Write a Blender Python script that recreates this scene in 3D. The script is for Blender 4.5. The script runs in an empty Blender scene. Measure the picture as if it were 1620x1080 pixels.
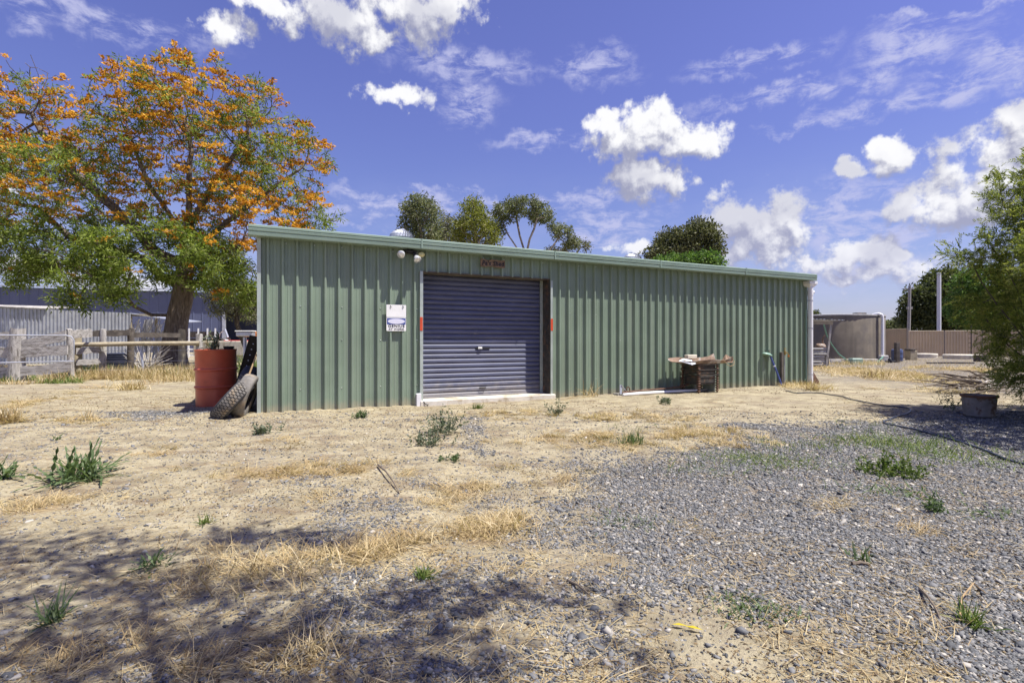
import bpy, math, random
import numpy as np
from mathutils import Vector, Matrix
random.seed(7)
RS = np.random.RandomState
R = math.radians
C = bpy.context.scene.collection
CH, F, CU, CV = 1.0, 850.0, 810.0, 540.0          # eye height and lens of the photograph

def G(u, v):                                       # pixel on the level ground -> point
    y = F*CH/(v-CV)
    return Vector(((u-CU)/F*y, y, 0))
def P(u, v, y):                                    # pixel at a known distance -> point
    return Vector(((u-CU)/F*y, y, CH-(v-CV)/F*y))

# ------------------------------------------------------------------ noise / terrain
def _hash(ix, iy, s):
    n = (ix*374761393 + iy*668265263 + s*982451653) & 0xffffffff
    n = ((n ^ (n >> 13))*1274126177) & 0xffffffff
    return ((n ^ (n >> 16)) & 0xffff)/65535.0
def vnoise(x, y, s=0):
    x = np.asarray(x, float); y = np.asarray(y, float)
    ix = np.floor(x).astype(np.int64); iy = np.floor(y).astype(np.int64)
    fx = x-ix; fy = y-iy
    fx = fx*fx*(3-2*fx); fy = fy*fy*(3-2*fy)
    a = _hash(ix, iy, s); b = _hash(ix+1, iy, s); c = _hash(ix, iy+1, s); d = _hash(ix+1, iy+1, s)
    return (a*(1-fx)+b*fx)*(1-fy)+(c*(1-fx)+d*fx)*fy
def fbm(x, y, s=0, o=4):
    t = 0; a = .5; n = 0
    for k in range(o):
        t = t+a*vnoise(np.asarray(x)*2**k, np.asarray(y)*2**k, s+k*17); n += a; a *= .5
    return t/n
def sstep(a, b, x):
    t = np.clip((np.asarray(x, float)-a)/(b-a), 0, 1)
    return t*t*(3-2*t)

# the shed's own axes: A front left corner, s along the front, d inwards
A = G(408, 655); B = G(1274, 607)
SL = (B-A).length
TH = math.atan2(B.y-A.y, B.x-A.x)
WX, WY = math.cos(TH), math.sin(TH)
def S(s, d, z=0): return Vector((A.x+WX*s-WY*d, A.y+WY*s+WX*d, z))
def s_of(u, d=0):
    a = (u-CU)/F; o = S(0, d)
    return (a*o.y-o.x)/(WX-a*WY)

def hgt(x, y):
    x = np.asarray(x, float); y = np.asarray(y, float)
    near = 1-sstep(14, 24, y)
    near = near*(1-sstep(11, 16, np.abs(x)))
    h = .05*(fbm(x*.5, y*.5, 3, 3)-.5)+.034*(fbm(x*2.3, y*2.3, 9, 3)-.5)+.014*(fbm(x*8, y*8, 21, 2)-.5)
    # sand blown against the foot of the shed wall
    s = (x-A.x)*WX+(y-A.y)*WY; d = -(x-A.x)*WY+(y-A.y)*WX
    drift = np.exp(-(np.clip(-d, 0, 9)/.16)**2)*sstep(-.3, .1, s)*(1-sstep(2.0, 2.3, s)+.35*sstep(4.9, 5.4, s))
    return (h*near+.035*drift*fbm(x*5, y*5, 33, 2))
def gz(x, y): return float(hgt(x, y))
def Gz(u, v, dz=0):
    p = G(u, v); p.z = gz(p.x, p.y)+dz; return p

_xb = ([1.2, 1.6, 1.9, 2.3, 2.8, 3.3, 4.2, 5.0, 5.8, 6.6, 7.4, 9], [.75, .5, .3, .1, -.15, -.1, .45, 1.2, 2.4, 3.7, 6.0, 9])
def gravel_mask(x, y):
    x = np.asarray(x, float); y = np.asarray(y, float)
    xb = np.interp(y, *_xb)
    n = fbm(x*1.1, y*1.1, 51, 4)-.5
    n2 = fbm(x*3.7, y*3.7, 61, 3)-.5
    g = .9*sstep(-1.25, 1.35, x-xb+2.4*n+1.8*n2)
    # bottom centre keeps more sand showing
    g = g*(1-.55*(1-sstep(1.6, 2.6, y))*(1-sstep(.9, 1.6, x)))
    spar = .45*np.exp(-((x+.55)/1.2)**2-((y-3.9)/1.1)**2)*sstep(.42, .6, fbm(x*2, y*2, 71, 3))
    spar = np.maximum(spar, .5*np.exp(-((x+.2)/1.2)**2-((y-2.0)/.8)**2))
    drum = .8*np.exp(-((x+4.9)/.75)**2-((y-7.6)/.8)**2)
    road = .62*sstep(11, 14, y)*sstep(.30, .42, x/np.maximum(y, 1))*sstep(.3, .55, fbm(x*.6, y*.6, 81, 3)+.1)
    track = .5*np.exp(-((x+.35+.12*(y-5.5))/.16)**2)*sstep(4.3, 5.0, y)*(1-sstep(6.6, 7.6, y))
    return np.clip(np.maximum.reduce([g, spar, drum, road, track]), 0, 1)

# patches of dead grass in the photograph: u, v, half width, half height, strength
STRAW = [(470,748,135,15,1), (560,742,60,12,.8), (60,803,75,22,.9), (735,772,62,16,.9), (760,838,80,30,1), (650,860,90,26,.8),
 (570,868,38,14,1), (420,895,110,32,.55), (330,935,80,24,.35), (470,1045,150,45,1), (180,1040,120,40,.5), (300,905,60,20,.6), (790,815,40,16,.8),
 (600,895,70,20,.6), (255,717,28,9,.8), (205,612,30,5,.8), (690,905,60,18,.5), (960,697,130,16,.7), (1100,690,90,14,.6), (800,655,70,8,.4),
 (1000,662,140,9,.4), (1385,592,70,8,.9), (1450,602,50,6,.6), (1330,585,50,6,.7), (1540,585,50,6,.6), (1285,613,26,5,1), (1530,980,34,14,.6),
 (1090,830,40,10,.35), (1130,690,80,14,.5), (1480,860,60,20,.4), (1330,800,50,14,.3), (870,770,60,10,.4), (830,740,60,12,.35), (480,790,90,14,.25),
 (120,665,80,8,.4), (30,640,40,10,.5), (700,790,50,14,.6), (1500,620,60,8,.4), (880,625,40,6,.3), (420,700,60,8,.35), (1420,1000,90,30,.3), (820,900,70,24,.35)]
def straw_mask(x, y):
    x = np.asarray(x, float); y = np.asarray(y, float)
    yy = np.maximum(y, .6)
    u = CU+F*x/yy; v = CV+F*CH/yy
    m = np.zeros_like(yy)
    for (pu, pv, ru, rv, k) in STRAW:
        q = G(pu, pv); ry = abs(G(pu, pv-rv).y-G(pu, pv+rv).y)/2; rx = ru/F*q.y
        m = np.maximum(m, k*np.exp(-(((x-q.x)/rx)**2+((y-q.y)/ry)**2)*.9))
    return m

# ------------------------------------------------------------------ materials
def nt_new(name):
    m = bpy.data.materials.new(name); m.use_nodes = True
    nt = m.node_tree; nt.nodes.clear()
    out = nt.nodes.new('ShaderNodeOutputMaterial')
    return m, nt, out
def L(nt, a, b): nt.links.new(a, b)
def mth(nt, op, a, b=None, c=None, clamp=False):
    n = nt.nodes.new('ShaderNodeMath'); n.operation = op; n.use_clamp = clamp
    for i, k in enumerate((a, b, c)):
        if k is None: continue
        if hasattr(k, 'links'): nt.links.new(k, n.inputs[i])
        else: n.inputs[i].default_value = k
    return n.outputs[0]
def mixc(nt, f, a, b, mode='MIX'):
    n = nt.nodes.new('ShaderNodeMix'); n.data_type = 'RGBA'; n.blend_type = mode
    for s, k in ((n.inputs[0], f), (n.inputs[6], a), (n.inputs[7], b)):
        if hasattr(k, 'links'): nt.links.new(k, s)
        elif isinstance(k, (tuple, list)): s.default_value = (*k[:3], 1)
        else: s.default_value = k
    return n.outputs[2]
DIM = ['3D']
def noise(nt, co, scale, detail=4, rough=.55, dist=0):
    n = nt.nodes.new('ShaderNodeTexNoise'); n.noise_dimensions = DIM[0]; n.inputs['Scale'].default_value = scale
    n.inputs['Detail'].default_value = detail; n.inputs['Roughness'].default_value = rough; n.inputs['Distortion'].default_value = dist
    if co is not None: nt.links.new(co, n.inputs['Vector'])
    return n
def mapr(nt, x, a, b, c=0, d=1, smooth=True):
    n = nt.nodes.new('ShaderNodeMapRange'); n.interpolation_type = 'SMOOTHSTEP' if smooth else 'LINEAR'
    nt.links.new(x, n.inputs[0])
    for i, k in zip((1, 2, 3, 4), (a, b, c, d)): n.inputs[i].default_value = k
    return n.outputs[0]
def scaled(nt, co, s, loc=(0, 0, 0)):
    n = nt.nodes.new('ShaderNodeMapping'); n.inputs['Scale'].default_value = s; n.inputs['Location'].default_value = loc
    nt.links.new(co, n.inputs[0]); return n.outputs[0]
def ramp(nt, x, stops):
    n = nt.nodes.new('ShaderNodeValToRGB'); nt.links.new(x, n.inputs[0])
    e = n.color_ramp.elements
    while len(e) < len(stops): e.new(.5)
    for k, (p, c) in zip(e, stops): k.position = p; k.color = (*c, 1)
    return n.outputs[0]

def mat(name, rgb, rough=.6, metal=0.0, var=.18, scale=6, c2=None, th=(.55, .68), c2s=3, c2r=.85, streak=None, bump=0, bscale=40, spec=.4, stretch=(1, 1, 1), splash=None):
    m, nt, out = nt_new(name)
    b = nt.nodes.new('ShaderNodeBsdfPrincipled'); L(nt, b.outputs[0], out.inputs[0])
    tc = nt.nodes.new('ShaderNodeTexCoord').outputs['Object']
    co = scaled(nt, tc, stretch) if stretch != (1, 1, 1) else tc
    n1 = noise(nt, co, scale, 5, .6)
    lo = tuple(k*(1-var) for k in rgb); hi = tuple(min(1, k*(1+var)) for k in rgb)
    col = mixc(nt, mapr(nt, n1.outputs[0], .3, .7), lo, hi)
    rg = rough
    if streak:
        sc, amt, scol = streak
        n3 = noise(nt, scaled(nt, tc, sc), 1, 5, .6)
        col = mixc(nt, mapr(nt, n3.outputs[0], .45, .75, 0, amt), col, scol)
    if c2:
        n2 = noise(nt, co, c2s, 7, .65)
        f = mapr(nt, n2.outputs[0], *th)
        col = mixc(nt, f, col, c2)
        r = mapr(nt, f, 0, 1, rough, c2r); L(nt, r, b.inputs['Roughness'])
        if metal: L(nt, mapr(nt, f, 0, 1, metal, 0), b.inputs['Metallic'])
    else:
        b.inputs['Roughness'].default_value = rough; b.inputs['Metallic'].default_value = metal
    if splash:                                                # dried mud and dust thrown up from the ground
        hz, scol, amt = splash
        sx = nt.nodes.new('ShaderNodeSeparateXYZ'); L(nt, tc, sx.inputs[0])
        ns = noise(nt, tc, 9, 7, .7)
        zz = mth(nt, 'SUBTRACT', sx.outputs[2], mth(nt, 'MULTIPLY', ns.outputs[0], hz*1.6))
        col = mixc(nt, mapr(nt, zz, -hz*.7, hz*.25, amt, 0), col, scol)
    L(nt, col, b.inputs['Base Color'])
    b.inputs['Specular IOR Level'].default_value = spec
    if bump:
        n4 = noise(nt, co, bscale, 5, .6)
        bp = nt.nodes.new('ShaderNodeBump'); bp.inputs['Strength'].default_value = bump; bp.inputs['Distance'].default_value = .02
        L(nt, n4.outputs[0], bp.inputs['Height']); L(nt, bp.outputs[0], b.inputs['Normal'])
    return m

def leafmat(name, stops, trans=.35, rough=.55):
    m, nt, out = nt_new(name)
    at = nt.nodes.new('ShaderNodeAttribute'); at.attribute_name = 'rnd'
    col = ramp(nt, at.outputs['Fac'], stops)
    b = nt.nodes.new('ShaderNodeBsdfPrincipled'); b.inputs['Roughness'].default_value = rough; b.inputs['Specular IOR Level'].default_value = .25
    L(nt, col, b.inputs['Base Color'])
    t = nt.nodes.new('ShaderNodeBsdfTranslucent')
    L(nt, mixc(nt, 1.0, col, (1.0, 1.1, .6), 'MULTIPLY'), t.inputs[0])
    mx = nt.nodes.new('ShaderNodeMixShader'); mx.inputs[0].default_value = trans
    L(nt, b.outputs[0], mx.inputs[1]); L(nt, t.outputs[0], mx.inputs[2]); L(nt, mx.outputs[0], out.inputs[0])
    return m

# ------------------------------------------------------------------ objects
def tag(o, label=None, cat=None, group=None, kind=None):
    if label: o['label'] = label
    if cat: o['category'] = cat
    if group: o['group'] = group
    if kind: o['kind'] = kind
    return o
def empty(name, loc, label, cat, rz=0, group=None):
    o = bpy.data.objects.new(name, None); C.objects.link(o); o.empty_display_size = .1
    o.location = loc; o.rotation_euler = (0, 0, rz)
    return tag(o, label, cat, group)
def link(name, me, parent=None, loc=None):
    o = bpy.data.objects.new(name, me); C.objects.link(o)
    if parent: o.parent = parent
    if loc is not None: o.location = loc
    return o

class MB:
    """collects simple shapes and links them as one mesh object"""
    def __init__(s): s.v = []; s.f = []; s.m = []
    def add(s, v, f, mi=0):
        o = len(s.v); s.v += [tuple(k) for k in v]; s.f += [tuple(i+o for i in q) for q in f]; s.m += [mi]*len(f); return s
    def box(s, x0, x1, y0, y1, z0, z1, mi=0, bev=0, mtx=None):
        if bev:
            b = bev; v = []; rings = []
            def ring(z, e): return [(x0+e, y0+b, z), (x0+b, y0+e, z), (x1-b, y0+e, z), (x1-e, y0+b, z), (x1-e, y1-b, z), (x1-b, y1-e, z), (x0+b, y1-e, z), (x0+e, y1-b, z)]
            rs = [ring(z0, b), ring(z0+b, 0), ring(z1-b, 0), ring(z1, b)]
            v = sum(rs, []); f = []
            for k in range(3):
                for i in range(8): f.append((k*8+i, k*8+(i+1) % 8, k*8+8+(i+1) % 8, k*8+8+i))
            f.append(tuple(range(7, -1, -1))); f.append(tuple(range(24, 32)))
        else:
            v = [(x, y, z) for z in (z0, z1) for y in (y0, y1) for x in (x0, x1)]
            f = [(0, 2, 3, 1), (4, 5, 7, 6), (0, 1, 5, 4), (1, 3, 7, 5), (3, 2, 6, 7), (2, 0, 4, 6)]
        if mtx is not None: v = [mtx @ Vector(k) for k in v]
        return s.add(v, f, mi)
    def bar(s, p, q, w, h, mi=0, bev=0, up=(0, 0, 1)):      # a box from p to q
        p = Vector(p); q = Vector(q); d = (q-p); l = d.length; d.normalize()
        up = Vector(up)
        if abs(d.dot(up)) > .95: up = Vector((0, 1, 0))
        x = d.cross(up).normalized(); z = x.cross(d)
        m = Matrix((( x.x, d.x, z.x, p.x), (x.y, d.y, z.y, p.y), (x.z, d.z, z.z, p.z), (0, 0, 0, 1)))
        return s.box(-w/2, w/2, 0, l, -h/2, h/2, mi, bev, m)
    def tube(s, pts, r, n=8, mi=0, cap=True, closed=False):
        pts = [Vector(p) for p in pts]; k = len(pts)
        rr = r if isinstance(r, (list, tuple)) else [r]*k
        v = []; ref = None
        for i, p in enumerate(pts):
            if closed: t = pts[(i+1) % k]-pts[i-1]
            else: t = pts[min(i+1, k-1)]-pts[max(i-1, 0)]
            t.normalize()
            if ref is None:
                ref = Vector((0, 0, 1)) if abs(t.z) < .9 else Vector((1, 0, 0))
            x = t.cross(ref)
            if x.length < 1e-4: x = t.cross(Vector((0, 1, 0)))
            x.normalize(); y = x.cross(t).normalized(); ref = y if not closed else ref
            for j in range(n):
                a = 2*math.pi*j/n; v.append(p+x*(math.cos(a)*rr[i])+y*(math.sin(a)*rr[i]))
        f = []
        for i in range(k if closed else k-1):
            for j in range(n):
                a = i*n; b = ((i+1) % k)*n
                f.append((a+j, a+(j+1) % n, b+(j+1) % n, b+j))
        if cap and not closed: f += [tuple(range(n-1, -1, -1)), tuple(range((k-1)*n, k*n))]
        return s.add(v, f, mi)
    def lathe(s, prof, n=32, mi=0, mtx=None, caps=True, closed=False):
        v = [(r*math.cos(2*math.pi*j/n), r*math.sin(2*math.pi*j/n), z) for r, z in prof for j in range(n)]
        if mtx is not None: v = [mtx @ Vector(k) for k in v]
        f = []; K = len(prof)
        for i in range(K if closed else K-1):
            for j in range(n):
                a = i*n; b = ((i+1) % K)*n
                f.append((a+j, a+(j+1) % n, b+(j+1) % n, b+j))
        if caps and not closed:
            f += [tuple(range(n-1, -1, -1)), tuple(range((K-1)*n, K*n))]
        return s.add(v, f, mi)
    def prism(s, poly, y0, y1, mi=0, mtx=None):              # poly in x, z
        n = len(poly)
        v = [(x, y0, z) for x, z in poly]+[(x, y1, z) for x, z in poly]
        if mtx is not None: v = [mtx @ Vector(k) for k in v]
        f = [(i, (i+1) % n, n+(i+1) % n, n+i) for i in range(n)]+[tuple(range(n-1, -1, -1)), tuple(range(n, 2*n))]
        return s.add(v, f, mi)
    def strip(s, prof, a, b, mi=0):                          # prof: function list of points for start a and end b
        n = len(prof[0]); v = list(prof[0])+list(prof[1])
        return s.add(v, [(i, i+1, n+i+1, n+i) for i in range(n-1)], mi)
    def build(s, name, mats, parent=None, smooth=False, loc=None, angle=None):
        me = bpy.data.meshes.new(name); me.from_pydata(s.v, [], s.f)
        if not isinstance(mats, (list, tuple)): mats = [mats]
        for k in mats: me.materials.append(k)
        if len(mats) > 1: me.polygons.foreach_set('material_index', s.m)
        me.validate(); me.update()
        import bmesh
        bm = bmesh.new(); bm.from_mesh(me); bmesh.ops.recalc_face_normals(bm, faces=bm.faces); bm.to_mesh(me); bm.free()
        if smooth:
            me.polygons.foreach_set('use_smooth', [True]*len(me.polygons))
            me.set_sharp_from_angle(angle=R(angle or 40))
        return link(name, me, parent, loc)

def bulk(name, v, q, mats, parent=None, rnd=None, mi=None, smooth=False, loc=None):
    """a big mesh of quads straight from numpy arrays"""
    me = bpy.data.meshes.new(name); n = len(v); k = len(q)
    me.vertices.add(n); me.vertices.foreach_set('co', np.asarray(v, np.float32).ravel())
    me.loops.add(4*k); me.loops.foreach_set('vertex_index', np.asarray(q, np.int32).ravel())
    me.polygons.add(k); me.polygons.foreach_set('loop_start', np.arange(0, 4*k, 4, dtype=np.int32))
    try: me.polygons.foreach_set('loop_total', np.full(k, 4, np.int32))
    except Exception: pass
    if smooth: me.polygons.foreach_set('use_smooth', np.ones(k, bool))
    for m in (mats if isinstance(mats, (list, tuple)) else [mats]): me.materials.append(m)
    if mi is not None: me.polygons.foreach_set('material_index', np.asarray(mi, np.int32))
    if rnd is not None:
        a = me.attributes.new('rnd', 'FLOAT', 'POINT'); a.data.foreach_set('value', np.asarray(rnd, np.float32))
    me.update(calc_edges=True)
    return link(name, me, parent, loc)
def unit(a): return a/np.maximum(np.linalg.norm(a, axis=-1, keepdims=True), 1e-9)
def leaves(c, d, ln, wd, rs, up=None):
    """diamond leaves: base c, direction d, length ln, width wd"""
    n = len(c); d = unit(d)
    side = unit(np.cross(d, rs.normal(size=(n, 3)) if up is None else up))
    nn = np.cross(side, d)
    ln = np.broadcast_to(ln, n)[:, None]; wd = np.broadcast_to(wd, n)[:, None]
    m = c+d*ln*.45+nn*ln*.06
    v = np.stack([c, m-side*wd/2, c+d*ln, m+side*wd/2], 1).reshape(-1, 3)
    return v, np.arange(4*n).reshape(-1, 4)
def blades(base, d, ln, wd, bend, rs):
    """curved grass blades of two quads; bend pulls the tip down"""
    n = len(base); d = unit(d); ln = np.broadcast_to(ln, n)[:, None]; wd = np.broadcast_to(wd, n)[:, None]; bend = np.broadcast_to(bend, n)[:, None]
    side = np.cross(d, np.array([0, 0, 1.0]))+1e-3*rs.normal(size=(n, 3)); side = unit(side)
    tw = rs.uniform(-.6, .6, (n, 1)); side = unit(side+np.cross(d, side)*tw)
    dn = np.array([0, 0, -1.0])
    m = base+d*ln*.5+dn*bend*ln*.12; t = base+d*ln+dn*bend*ln*.5
    v = np.stack([base-side*wd/2, base+side*wd/2, m-side*wd*.42, m+side*wd*.42, t-side*wd*.07, t+side*wd*.07], 1).reshape(-1, 3)
    o = np.arange(n)[:, None]*6
    q = np.concatenate([o+np.array([[0, 1, 3, 2]]), o+np.array([[2, 3, 5, 4]])], 1).reshape(-1, 4)
    return v, q
def cat(parts):
    vs, qs, o = [], [], 0
    for v, q in parts: vs.append(v); qs.append(q+o); o += len(v)
    return np.concatenate(vs), np.concatenate(qs)
def ico_dirs(n, rs, zb=0):
    d = rs.normal(size=(n, 3)); d = unit(d); d[:, 2] += zb; return unit(d)

# ------------------------------------------------------------------ palette
M = {}
M['green'] = mat('green_painted_steel', (.198, .258, .192), .40, var=.09, scale=1.5, c2=(.25, .265, .20), th=(.62, .85), c2s=2.2, streak=((7, 7, .5), .45, (.235, .27, .21)), spec=.45, splash=(.16, (.36, .31, .22), .6))
M['green_trim'] = mat('green_trim_steel', (.215, .29, .235), .38, var=.07, scale=2, streak=((3, 3, 9), .25, (.3, .35, .29)))
M['pale_trim'] = mat('pale_galvanised_trim', (.40, .45, .41), .4, metal=.25, var=.12, scale=5, c2=(.45, .38, .26), th=(.68, .8))
M['blue_door'] = mat('slate_blue_door_steel', (.092, .102, .165), .45, var=.14, scale=2, c2=(.24, .23, .25), th=(.6, .74), c2s=7, streak=((1.2, 6, 30), .55, (.17, .165, .2)), stretch=(1, 1, 3), splash=(.4, (.3, .27, .23), .6))
M['white'] = mat('white_paint', (.78, .78, .76), .5, var=.05, c2=(.55, .5, .42), th=(.66, .8))
M['pvc'] = mat('white_pvc', (.74, .74, .76), .38, var=.05, streak=((6, 6, .8), .35, (.55, .53, .5)))
M['conc_white'] = mat('pale_concrete', (.62, .58, .5), .85, var=.14, c2=(.36, .29, .19), th=(.48, .64), bump=.3, bscale=60)
M['black'] = mat('black_plastic', (.018, .018, .02), .5, var=.2)
M['dark'] = mat('dark_void', (.03, .03, .033), .8)
M['silver'] = mat('bright_metal', (.7, .7, .7), .3, metal=1, var=.1)
M['galv'] = mat('galvanised_iron', (.50, .52, .56), .42, metal=.55, var=.15, scale=3, c2=(.35, .3, .27), th=(.64, .8), c2s=2.5, streak=((8, 8, .6), .4, (.36, .37, .42)))
M['lampglass'] = mat('lamp_glass', (.72, .73, .74), .15, metal=.4, var=.1, scale=20)
M['amber'] = mat('yellowed_lens', (.62, .58, .3), .2, var=.1)
M['red_tape'] = mat('red_reflector', (.55, .075, .03), .4, var=.06)
M['drum_red'] = mat('faded_red_paint', (.50, .10, .05), .34, var=.12, scale=4, c2=(.25, .07, .04), th=(.6, .75), c2s=5, streak=((4, 4, .6), .35, (.46, .11, .07)))
M['rust'] = mat('rusty_steel', (.13, .07, .045), .85, var=.35, scale=14, c2=(.25, .17, .115), th=(.5, .7), bump=.4, bscale=70)
M['rust_pale'] = mat('scaling_rusty_sheet', (.22, .15, .105), .8, var=.35, scale=9, c2=(.42, .39, .35), th=(.52, .66), c2s=6, bump=.3)
M['iron'] = mat('blackened_iron', (.06, .055, .05), .65, metal=.3, var=.3, scale=12, c2=(.16, .09, .055), th=(.5, .7), c2s=9, bump=.3)
M['rubber'] = mat('tyre_rubber', (.045, .045, .047), .75, var=.25, scale=10, c2=(.22, .17, .11), th=(.58, .8), c2s=4, bump=.2)
M['dusty_rubber'] = mat('dusty_tyre_rubber', (.16, .15, .135), .9, var=.25, scale=12, c2=(.34, .26, .16), th=(.5, .7), c2s=4, bump=.3)
M['wood_grey'] = mat('weathered_timber', (.42, .40, .37), .9, var=.28, scale=5, c2=(.2, .18, .155), th=(.5, .62), c2s=9, bump=.5, bscale=50, stretch=(.5, 1, 3))
M['wood_post'] = mat('weathered_post_timber', (.39, .37, .34), .9, var=.3, scale=5, c2=(.17, .155, .13), th=(.52, .64), c2s=8, bump=.6, bscale=40, stretch=(3, 3, .5))
M['wood_rail'] = mat('treated_pine', (.36, .31, .21), .8, var=.2, c2=(.25, .21, .14), th=(.5, .65), bump=.3)
M['wood_dark'] = mat('dark_old_timber', (.1, .085, .07), .9, var=.3, c2=(.17, .15, .12), bump=.5)
M['wood_sign'] = mat('rough_brown_timber', (.21, .14, .09), .85, var=.35, scale=12, c2=(.36, .28, .2), th=(.55, .7), bump=.5, stretch=(1, 1, 4))
M['stick'] = mat('pale_stick', (.36, .25, .13), .8, var=.25, scale=20)
M['twig'] = mat('grey_brown_twig', (.15, .12, .09), .9, var=.3, scale=30)
M['concrete'] = mat('stained_concrete', (.185, .158, .12), .9, var=.18, scale=1.2, c2=(.13, .115, .1), th=(.5, .7), c2s=.9, streak=((2.2, 2.2, .16), .8, (.09, .08, .07)), bump=.25, bscale=20)
M['conc_lid'] = mat('cream_concrete_lid', (.62, .57, .46), .9, var=.12, bump=.2)
M['block'] = mat('grey_concrete_block', (.4, .39, .37), .9, var=.15, bump=.3)
M['fence_tan'] = mat('tan_fence_steel', (.56, .44, .285), .5, var=.07, scale=1)
M['fence_dark'] = mat('brown_fence_post_steel', (.20, .165, .13), .5, var=.07)
M['navy'] = mat('blue_grey_cladding', (.10, .115, .19), .45, var=.08, scale=.4, streak=((1.2, 1.2, .1), .3, (.13, .145, .22)))
M['hose_black'] = mat('dark_blue_hose', (.035, .045, .07), .4, var=.15)
M['hose_green'] = mat('green_hose', (.12, .3, .22), .4, var=.1)
M['blue_pipe'] = mat('blue_pipe', (.06, .09, .28), .4, var=.1)
M['green_plastic'] = mat('pale_green_plastic', (.24, .38, .31), .4, var=.1)
M['orange'] = mat('orange_fitting', (.6, .2, .04), .5)
M['brass'] = mat('dull_brass', (.4, .29, .12), .4, metal=.8)
M['blue_drum'] = mat('blue_barrel_plastic', (.06, .08, .16), .4, var=.1)
M['red_machine'] = mat('red_machine_paint', (.38, .04, .03), .4)
M['orange_machine'] = mat('orange_machine_paint', (.55, .2, .05), .45)
M['cream_netting'] = mat('bleached_netting', (.5, .47, .42), .9, var=.3, scale=15)
M['tank_black'] = mat('dark_ribbed_plastic', (.03, .034, .055), .4)
M['bark'] = mat('furrowed_bark', (.13, .1, .075), .95, var=.35, scale=6, c2=(.26, .22, .18), th=(.5, .7), c2s=5, bump=.9, bscale=14, stretch=(3, 3, .6))
M['bark_gum'] = mat('smooth_gum_bark', (.3, .26, .21), .8, var=.3, scale=2, c2=(.15, .12, .1), th=(.5, .65), bump=.2)
M['bark_dark'] = mat('dark_bark', (.08, .065, .05), .9, var=.3)
M['soil'] = mat('dry_potting_soil', (.1, .075, .05), .95, var=.3, scale=20, bump=.5)
M['blueink'] = mat('sign_blue', (.07, .1, .3), .45, var=.04)
M['blackink'] = mat('sign_black', (.015, .015, .02), .5)
M['lav'] = mat('sign_pale_lavender', (.66, .66, .78), .45, var=.03)
M['pole'] = mat('pale_pole_steel', (.6, .6, .62), .5, var=.06)
M['pole_wood'] = mat('grey_power_pole_timber', (.33, .31, .29), .85, var=.15)
LG = lambda *c: [(i/(len(c)-1), k) for i, k in enumerate(c)]
M['leaf_oak'] = leafmat('silky_oak_leaf', LG((.06, .095, .016), (.14, .19, .03), (.24, .30, .06), (.36, .41, .13)), .5)
M['blossom'] = leafmat('orange_blossom', LG((.27, .10, .012), (.54, .23, .02), (.72, .37, .03), (.80, .51, .09)), .4)
M['leaf_gum'] = leafmat('grey_green_gum_leaf', LG((.06, .075, .035), (.125, .145, .065), (.19, .205, .10), (.27, .27, .15)), .35)
M['leaf_yel'] = leafmat('yellow_green_leaf', LG((.09, .11, .02), (.17, .19, .035), (.24, .25, .05), (.3, .3, .09)), .4)
M['leaf_dark'] = leafmat('dark_green_leaf', LG((.035, .045, .018), (.065, .08, .03), (.105, .12, .045), (.16, .17, .075)), .3)
M['leaf_olive'] = leafmat('olive_leaf', LG((.05, .06, .025), (.095, .105, .045), (.15, .155, .07), (.22, .21, .11)), .3)
M['leaf_bright'] = leafmat('bright_green_leaf', LG((.045, .09, .02), (.09, .16, .035), (.13, .22, .05), (.18, .26, .08)), .4)
M['leaf_shrub'] = leafmat('feathery_shrub_leaf', LG((.07, .10, .022), (.15, .19, .04), (.26, .29, .065), (.42, .41, .14)), .5)
M['leaf_grey'] = leafmat('grey_shrub_leaf', LG((.07, .075, .045), (.135, .14, .085), (.2, .2, .125), (.27, .265, .17)), .35)
M['weed'] = leafmat('weed_leaf', LG((.045, .075, .03), (.085, .13, .052), (.135, .19, .08), (.21, .26, .135)), .35)
M['weed_grey'] = leafmat('grey_green_weed_leaf', LG((.06, .085, .05), (.1, .13, .08), (.14, .17, .105), (.19, .21, .13)), .3)
M['grass_green'] = leafmat('green_grass_blade', LG((.05, .085, .02), (.09, .14, .03), (.14, .19, .045), (.3, .3, .11)), .35)
M['straw'] = leafmat('dead_grass_blade', LG((.22, .15, .075), (.41, .30, .15), (.56, .45, .25), (.70, .60, .40)), .25)
M['litter'] = leafmat('leaf_litter', LG((.05, .035, .02), (.12, .08, .045), (.24, .17, .09), (.4, .31, .18)), .1)
M['stone'] = leafmat('gravel_stone', LG((.07, .073, .076), (.125, .129, .132), (.19, .19, .188), (.28, .268, .245), (.5, .46, .39)), 0, .75)
M['yellowleaf'] = leafmat('yellow_leaf', LG((.55, .45, .03), (.7, .55, .05)), .3)

# ------------------------------------------------------------------ ground
def ground():
    def axis(lo, hi, st, far, k=1.22):
        a = list(np.arange(lo, hi+1e-6, st)); x = hi; s = st
        while x < far: s *= k; x += s; a.append(x)
        x = lo; s = st
        while x > -far: s *= k; x -= s; a.insert(0, x)
        return np.array(a)
    xs = axis(-8, 8, .05, 2500); ys = axis(1.0, 12.5, .05, 2500)
    X, Y = np.meshgrid(xs, ys); X = X.ravel(); Y = Y.ravel()
    v = np.stack([X, Y, hgt(X, Y)], 1)
    nx, ny = len(xs), len(ys)
    i = (np.arange(ny-1)[:, None]*nx+np.arange(nx-1)[None]).ravel()
    q = np.stack([i, i+1, i+nx+1, i+nx], 1)
    o = bulk('ground', v, q, M['ground'], smooth=True)
    for nm, arr in (('gravel', gravel_mask(X, Y)), ('straw', straw_mask(X, Y))):
        a = o.data.attributes.new(nm, 'FLOAT', 'POINT'); a.data.foreach_set('value', arr.astype(np.float32))
    tag(o, kind='structure')
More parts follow.
